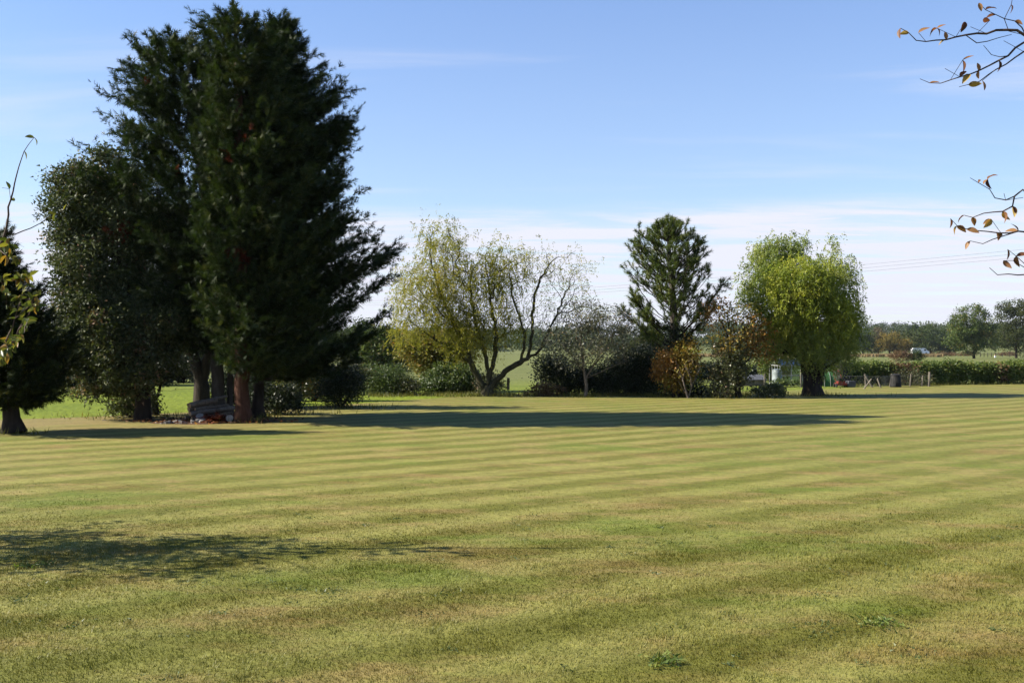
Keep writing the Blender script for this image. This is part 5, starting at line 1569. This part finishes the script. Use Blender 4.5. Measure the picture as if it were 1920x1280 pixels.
def near_tree(name, label, D, base, polys, leaves, leaf_meshes, bark, r_base, seed, r_tip=0.0022, twigs=None):
    """polys in photo points with depth offsets; leaves: list of photo points"""
    global rng
    rng = np.random.default_rng(seed)
    t = thing(name, label, 'tree', base)
    S = Skeleton()
    for i, pl in enumerate(polys):
        q = [np.array(p[1:]) if p[0] == 'w' else P3(p[0], p[1], D + (p[2] if len(p) > 2 else 0)) for p in pl]
        S.line(q, 0.07 if i else 0.2, 0.004)
        if i == 0: n_stem = S.n
    main_n = S.n
    if twigs:
        for c in twigs: 
            S.reach([c], 0.2, 0.08, 0.006)
    S.n_main = main_n
    tipd = np.zeros(S.n)
    for i in range(S.n - 1, 0, -1):
        tipd[S.par[i]] = max(tipd[S.par[i]], tipd[i] + np.linalg.norm(S.p[i] - S.p[S.par[i]]))
    S.r = np.minimum(r_tip + 0.0085 * tipd, r_base)
    S.r[:n_stem] = r_base * np.linspace(1, 0.45, n_stem)
    mn, br = S.tubes()
    put('trunk', *mn, bark, t, smooth=True)
    if br: put('twigs', *br, bark, t, kind='stuff')
    base = np.array(base)
    for k, (px, py, dd) in enumerate(leaves):
        p = P3(px, py, D + dd)
        j = int(np.argmin(np.linalg.norm(S.p[:S.n] - p, axis=1)))
        a = S.p[j]
        me = leaf_meshes[rng.integers(len(leaf_meshes))]
        ob = bpy.data.objects.new('leaf', me); SC.collection.objects.link(ob)
        ob.parent = t
        d = p - a
        if np.linalg.norm(d) < 0.01: d = np.array((0, 0, -1.0))
        d = unit(d + rng.normal(0, 0.35, 3) * np.linalg.norm(d) + np.array((0, 0, -0.02)))
        ob.location = tuple(a - base)
        e = Vector(d).to_track_quat('X', 'Z').to_euler()
        e.rotate_axis('X', rng.uniform(-1.4, 1.4))
        ob.rotation_euler = e
        s = rng.uniform(0.75, 1.2)
        ob.scale = (s, s, s)
    return t


BL = [leaf_mesh('brown_leaf', 0.074, 0.038, c, M['brown_leaf'], ti) for c, ti in ((0.9, 0.15), (0.4, 0.45), (1.2, 0.6), (0.2, 0.8), (0.7, 0.97))]
DR = 7.0
rt = lambda px, py, dd=0: (px, py, dd)
near_tree('branching_tree', 'bare-twigged tree with a few curled brown leaves reaching in from the picture edge', DR, (6.2, 7.6, 0.0),
          [[('w', 6.2, 7.6, 0.0), ('w', 6.15, 7.55, 1.2), ('w', 6.05, 7.5, 2.4), ('w', 5.9, 7.45, 3.6), ('w', 5.8, 7.4, 4.8), ('w', 5.75, 7.4, 5.8)],
           [('w', 5.9, 7.45, 3.6), ('w', 4.8, 7.2, 3.75), (1990, 110), (1920, 63), (1891, 55), (1853, 59), (1819, 65), (1785, 70), (1743, 77), (1714, 72), (1699, 55), (1690, 51)],
           [(1960, 92), (1920, 80), (1895, 101), (1870, 116), (1836, 131), (1798, 145), (1769, 156), (1743, 154), (1726, 147)],
           [(1940, 86), (1920, 99), (1891, 118), (1861, 135), (1836, 152), (1811, 160), (1797, 164)],
           [(1930, 66), (1910, 42), (1885, 32), (1862, 22), (1848, 16), (1838, 4)],
           [(1885, 32), (1896, 60), (1920, 66)],
           [(1885, 30), (1897, 8), (1902, -14)],
           [(1853, 59), (1836, 50), (1820, 50)], [(1800, 68), (1808, 48), (1811, 40)], [(1785, 70), (1770, 58), (1760, 50)], [(1743, 77), (1728, 66), (1724, 60)],
           [(1840, 60), (1850, 45), (1858, 36)], [(1895, 101), (1870, 106), (1852, 92), (1846, 84)], [(1798, 145), (1785, 138), (1773, 128)], [(1790, 146), (1800, 125), (1806, 112)],
           [(1861, 135), (1856, 142), (1845, 150)], [(1915, 96), (1900, 84), (1886, 76)], [(1815, 66), (1832, 80), (1856, 76), (1900, 62)],
           [('w', 6.05, 7.5, 2.4), ('w', 5.0, 7.2, 2.5), (2000, 440), (1920, 434), (1887, 437), (1853, 434), (1819, 430), (1794, 422), (1783, 409)],
           [(1960, 425), (1920, 356), (1895, 375), (1870, 371), (1849, 350), (1819, 333)],
           [(1905, 368), (1894, 392), (1853, 398), (1828, 407), (1807, 403)],
           [(1905, 436), (1895, 439), (1870, 447), (1845, 455), (1819, 453)],
           [(1880, 436), (1866, 425), (1858, 412)], [(1890, 380), (1884, 368), (1883, 362)], [(1895, 375), (1920, 368)], [(1849, 350), (1846, 344), (1853, 336)],
           [('w', 6.1, 7.5, 1.9), ('w', 5.2, 7.2, 1.95), (2000, 520), (1920, 517), (1891, 513), (1866, 513), (1857, 502)],
           [(1985, 518), (1930, 500), (1908, 480), (1895, 478), (1888, 470)], [(1935, 515), (1915, 495), (1895, 484), (1882, 488)]],
          [(1688, 50, 0), (1702, 57, 0), (1737, 51, 0), (1765, 44, 0), (1752, 48, 0), (1771, 56, 0), (1778, 58, 0), (1768, 70, 0), (1810, 37, 0), (1852, 30, 0), (1864, 20, 0), (1836, 5, 0), (1868, 2, 0), (1912, 18, 0), (1915, 32, 0), (1748, 143, 0),
           (1815, 107, 0), (1808, 114, 0), (1836, 116, 0), (1806, 132, 0), (1818, 136, 0), (1812, 143, 0), (1834, 137, 0), (1828, 158, 0), (1843, 152, 0), (1872, 113, 0),
           (1873, 333, 0), (1842, 335, 0), (1855, 340, 0), (1848, 337, 0), (1781, 408, 0), (1803, 402, 0), (1788, 434, 0), (1800, 420, 0), (1820, 428, 0), (1852, 411, 0), (1848, 420, 0), (1830, 418, 0), (1810, 458, 0),
           (1888, 396, 0), (1895, 404, 0), (1904, 396, 0), (1898, 415, 0), (1910, 412, 0), (1880, 420, 0), (1915, 400, 0), (1892, 470, 0), (1885, 488, 0), (1915, 476, 0), (1905, 483, 0)],
          BL, M['bark_twig'], 0.09, 501)

GL = [leaf_mesh('green_leaf', 0.08, 0.038, c, M['near_leaf'], ti) for c, ti in ((0.5, 0.25), (0.3, 0.5), (0.8, 0.65), (0.4, 0.8), (0.6, 0.97), (0.2, 0.4))]
DN = 8.6
rng = np.random.default_rng(502)
lv = [(50, 248, 0), (48, 285, 0), (14, 347, 0), (30, 368, 0), (66, 256, 0), (104, 388, 0), (98, 402, 0), (106, 415, 0), (120, 384, 0)]
tw = []
for k in range(30):
    y = 445 + 245 * rng.random(); w = 20 + 62 * math.exp(-((y - 560) / 85.0) ** 2)
    tw.append(P3(w * rng.random() - 6, y, DN + rng.normal(0, 0.25)))
for k in range(235):
    y = 690 - 235 * rng.random() ** 1.2; w = 18 + 66 * math.exp(-((y - 560) / 85.0) ** 2)
    lv.append((w * rng.random() ** 0.8 - 6, y, rng.normal(0, 0.22)))
for k in range(60):                                    # boughs of the rest of the crown, out of the picture to the west
    tw.append(P3(-rng.uniform(190, 720), 560 + rng.normal(0, 60), DN + rng.normal(0.0, 0.5)))
yt = near_tree('young_fruit_tree', 'young leafy tree at the picture edge with thin shoots rising against the sky', DN, (X(-460, DN), DN + 0.1, 0.0),
          [[('w', X(-460, DN), DN + 0.1, 0.0), ('w', X(-458, DN), DN + 0.1, 0.8), ('w', X(-450, DN), DN, 1.5), ('w', X(-430, DN), DN, 2.4)],
           [('w', X(-452, DN), DN + 0.05, 1.3), (-200, 640), (-120, 600), (-50, 520), (-8, 470), (8, 440), (14, 400), (24, 350), (38, 300), (50, 272), (62, 258)],
           [(8, 440), (35, 436), (68, 420), (100, 402), (120, 392)],
           [(20, 372), (14, 348), (2, 352)],
           [('w', X(-455, DN), DN + 0.05, 1.1), (-200, 740), (-120, 710), (-30, 690), (10, 640), (30, 590), (45, 540), (52, 505)],
           [(-20, 690), (12, 660), (40, 610), (70, 560)], [(30, 590), (55, 575), (78, 540)]],
          lv, GL, M['bark_twig'], 0.06, 503, twigs=tw)

c = np.array([q for q in tw if q[0] < X(-150, DN)])
v, f, tn = cloud_leaves(c, 46, 0.22, 0.09, 0.055, 0.3)
put('crown', v, f, M['near_leaf'], yt, tn, kind='stuff')

# ------------------------------------------------------------------ thin haze over the fields
hm, hn, hl = new_mat('field_haze')
hv = hn.new('ShaderNodeVolumePrincipled')
hv.inputs['Color'].default_value = (0.72, 0.82, 1.0, 1)
hv.inputs['Density'].default_value = 0.00006
hv.inputs['Anisotropy'].default_value = 0.2
ho = hn.new('ShaderNodeOutputMaterial'); hl.new(hv.outputs[0], ho.inputs['Volume'])
hz = put('haze', *boxmesh((0, 500, -1.0), (2600, 1400, 34.0)), hm)
tag(hz, 'thin bluish haze hanging over the far fields and woods', 'haze', kind='stuff')
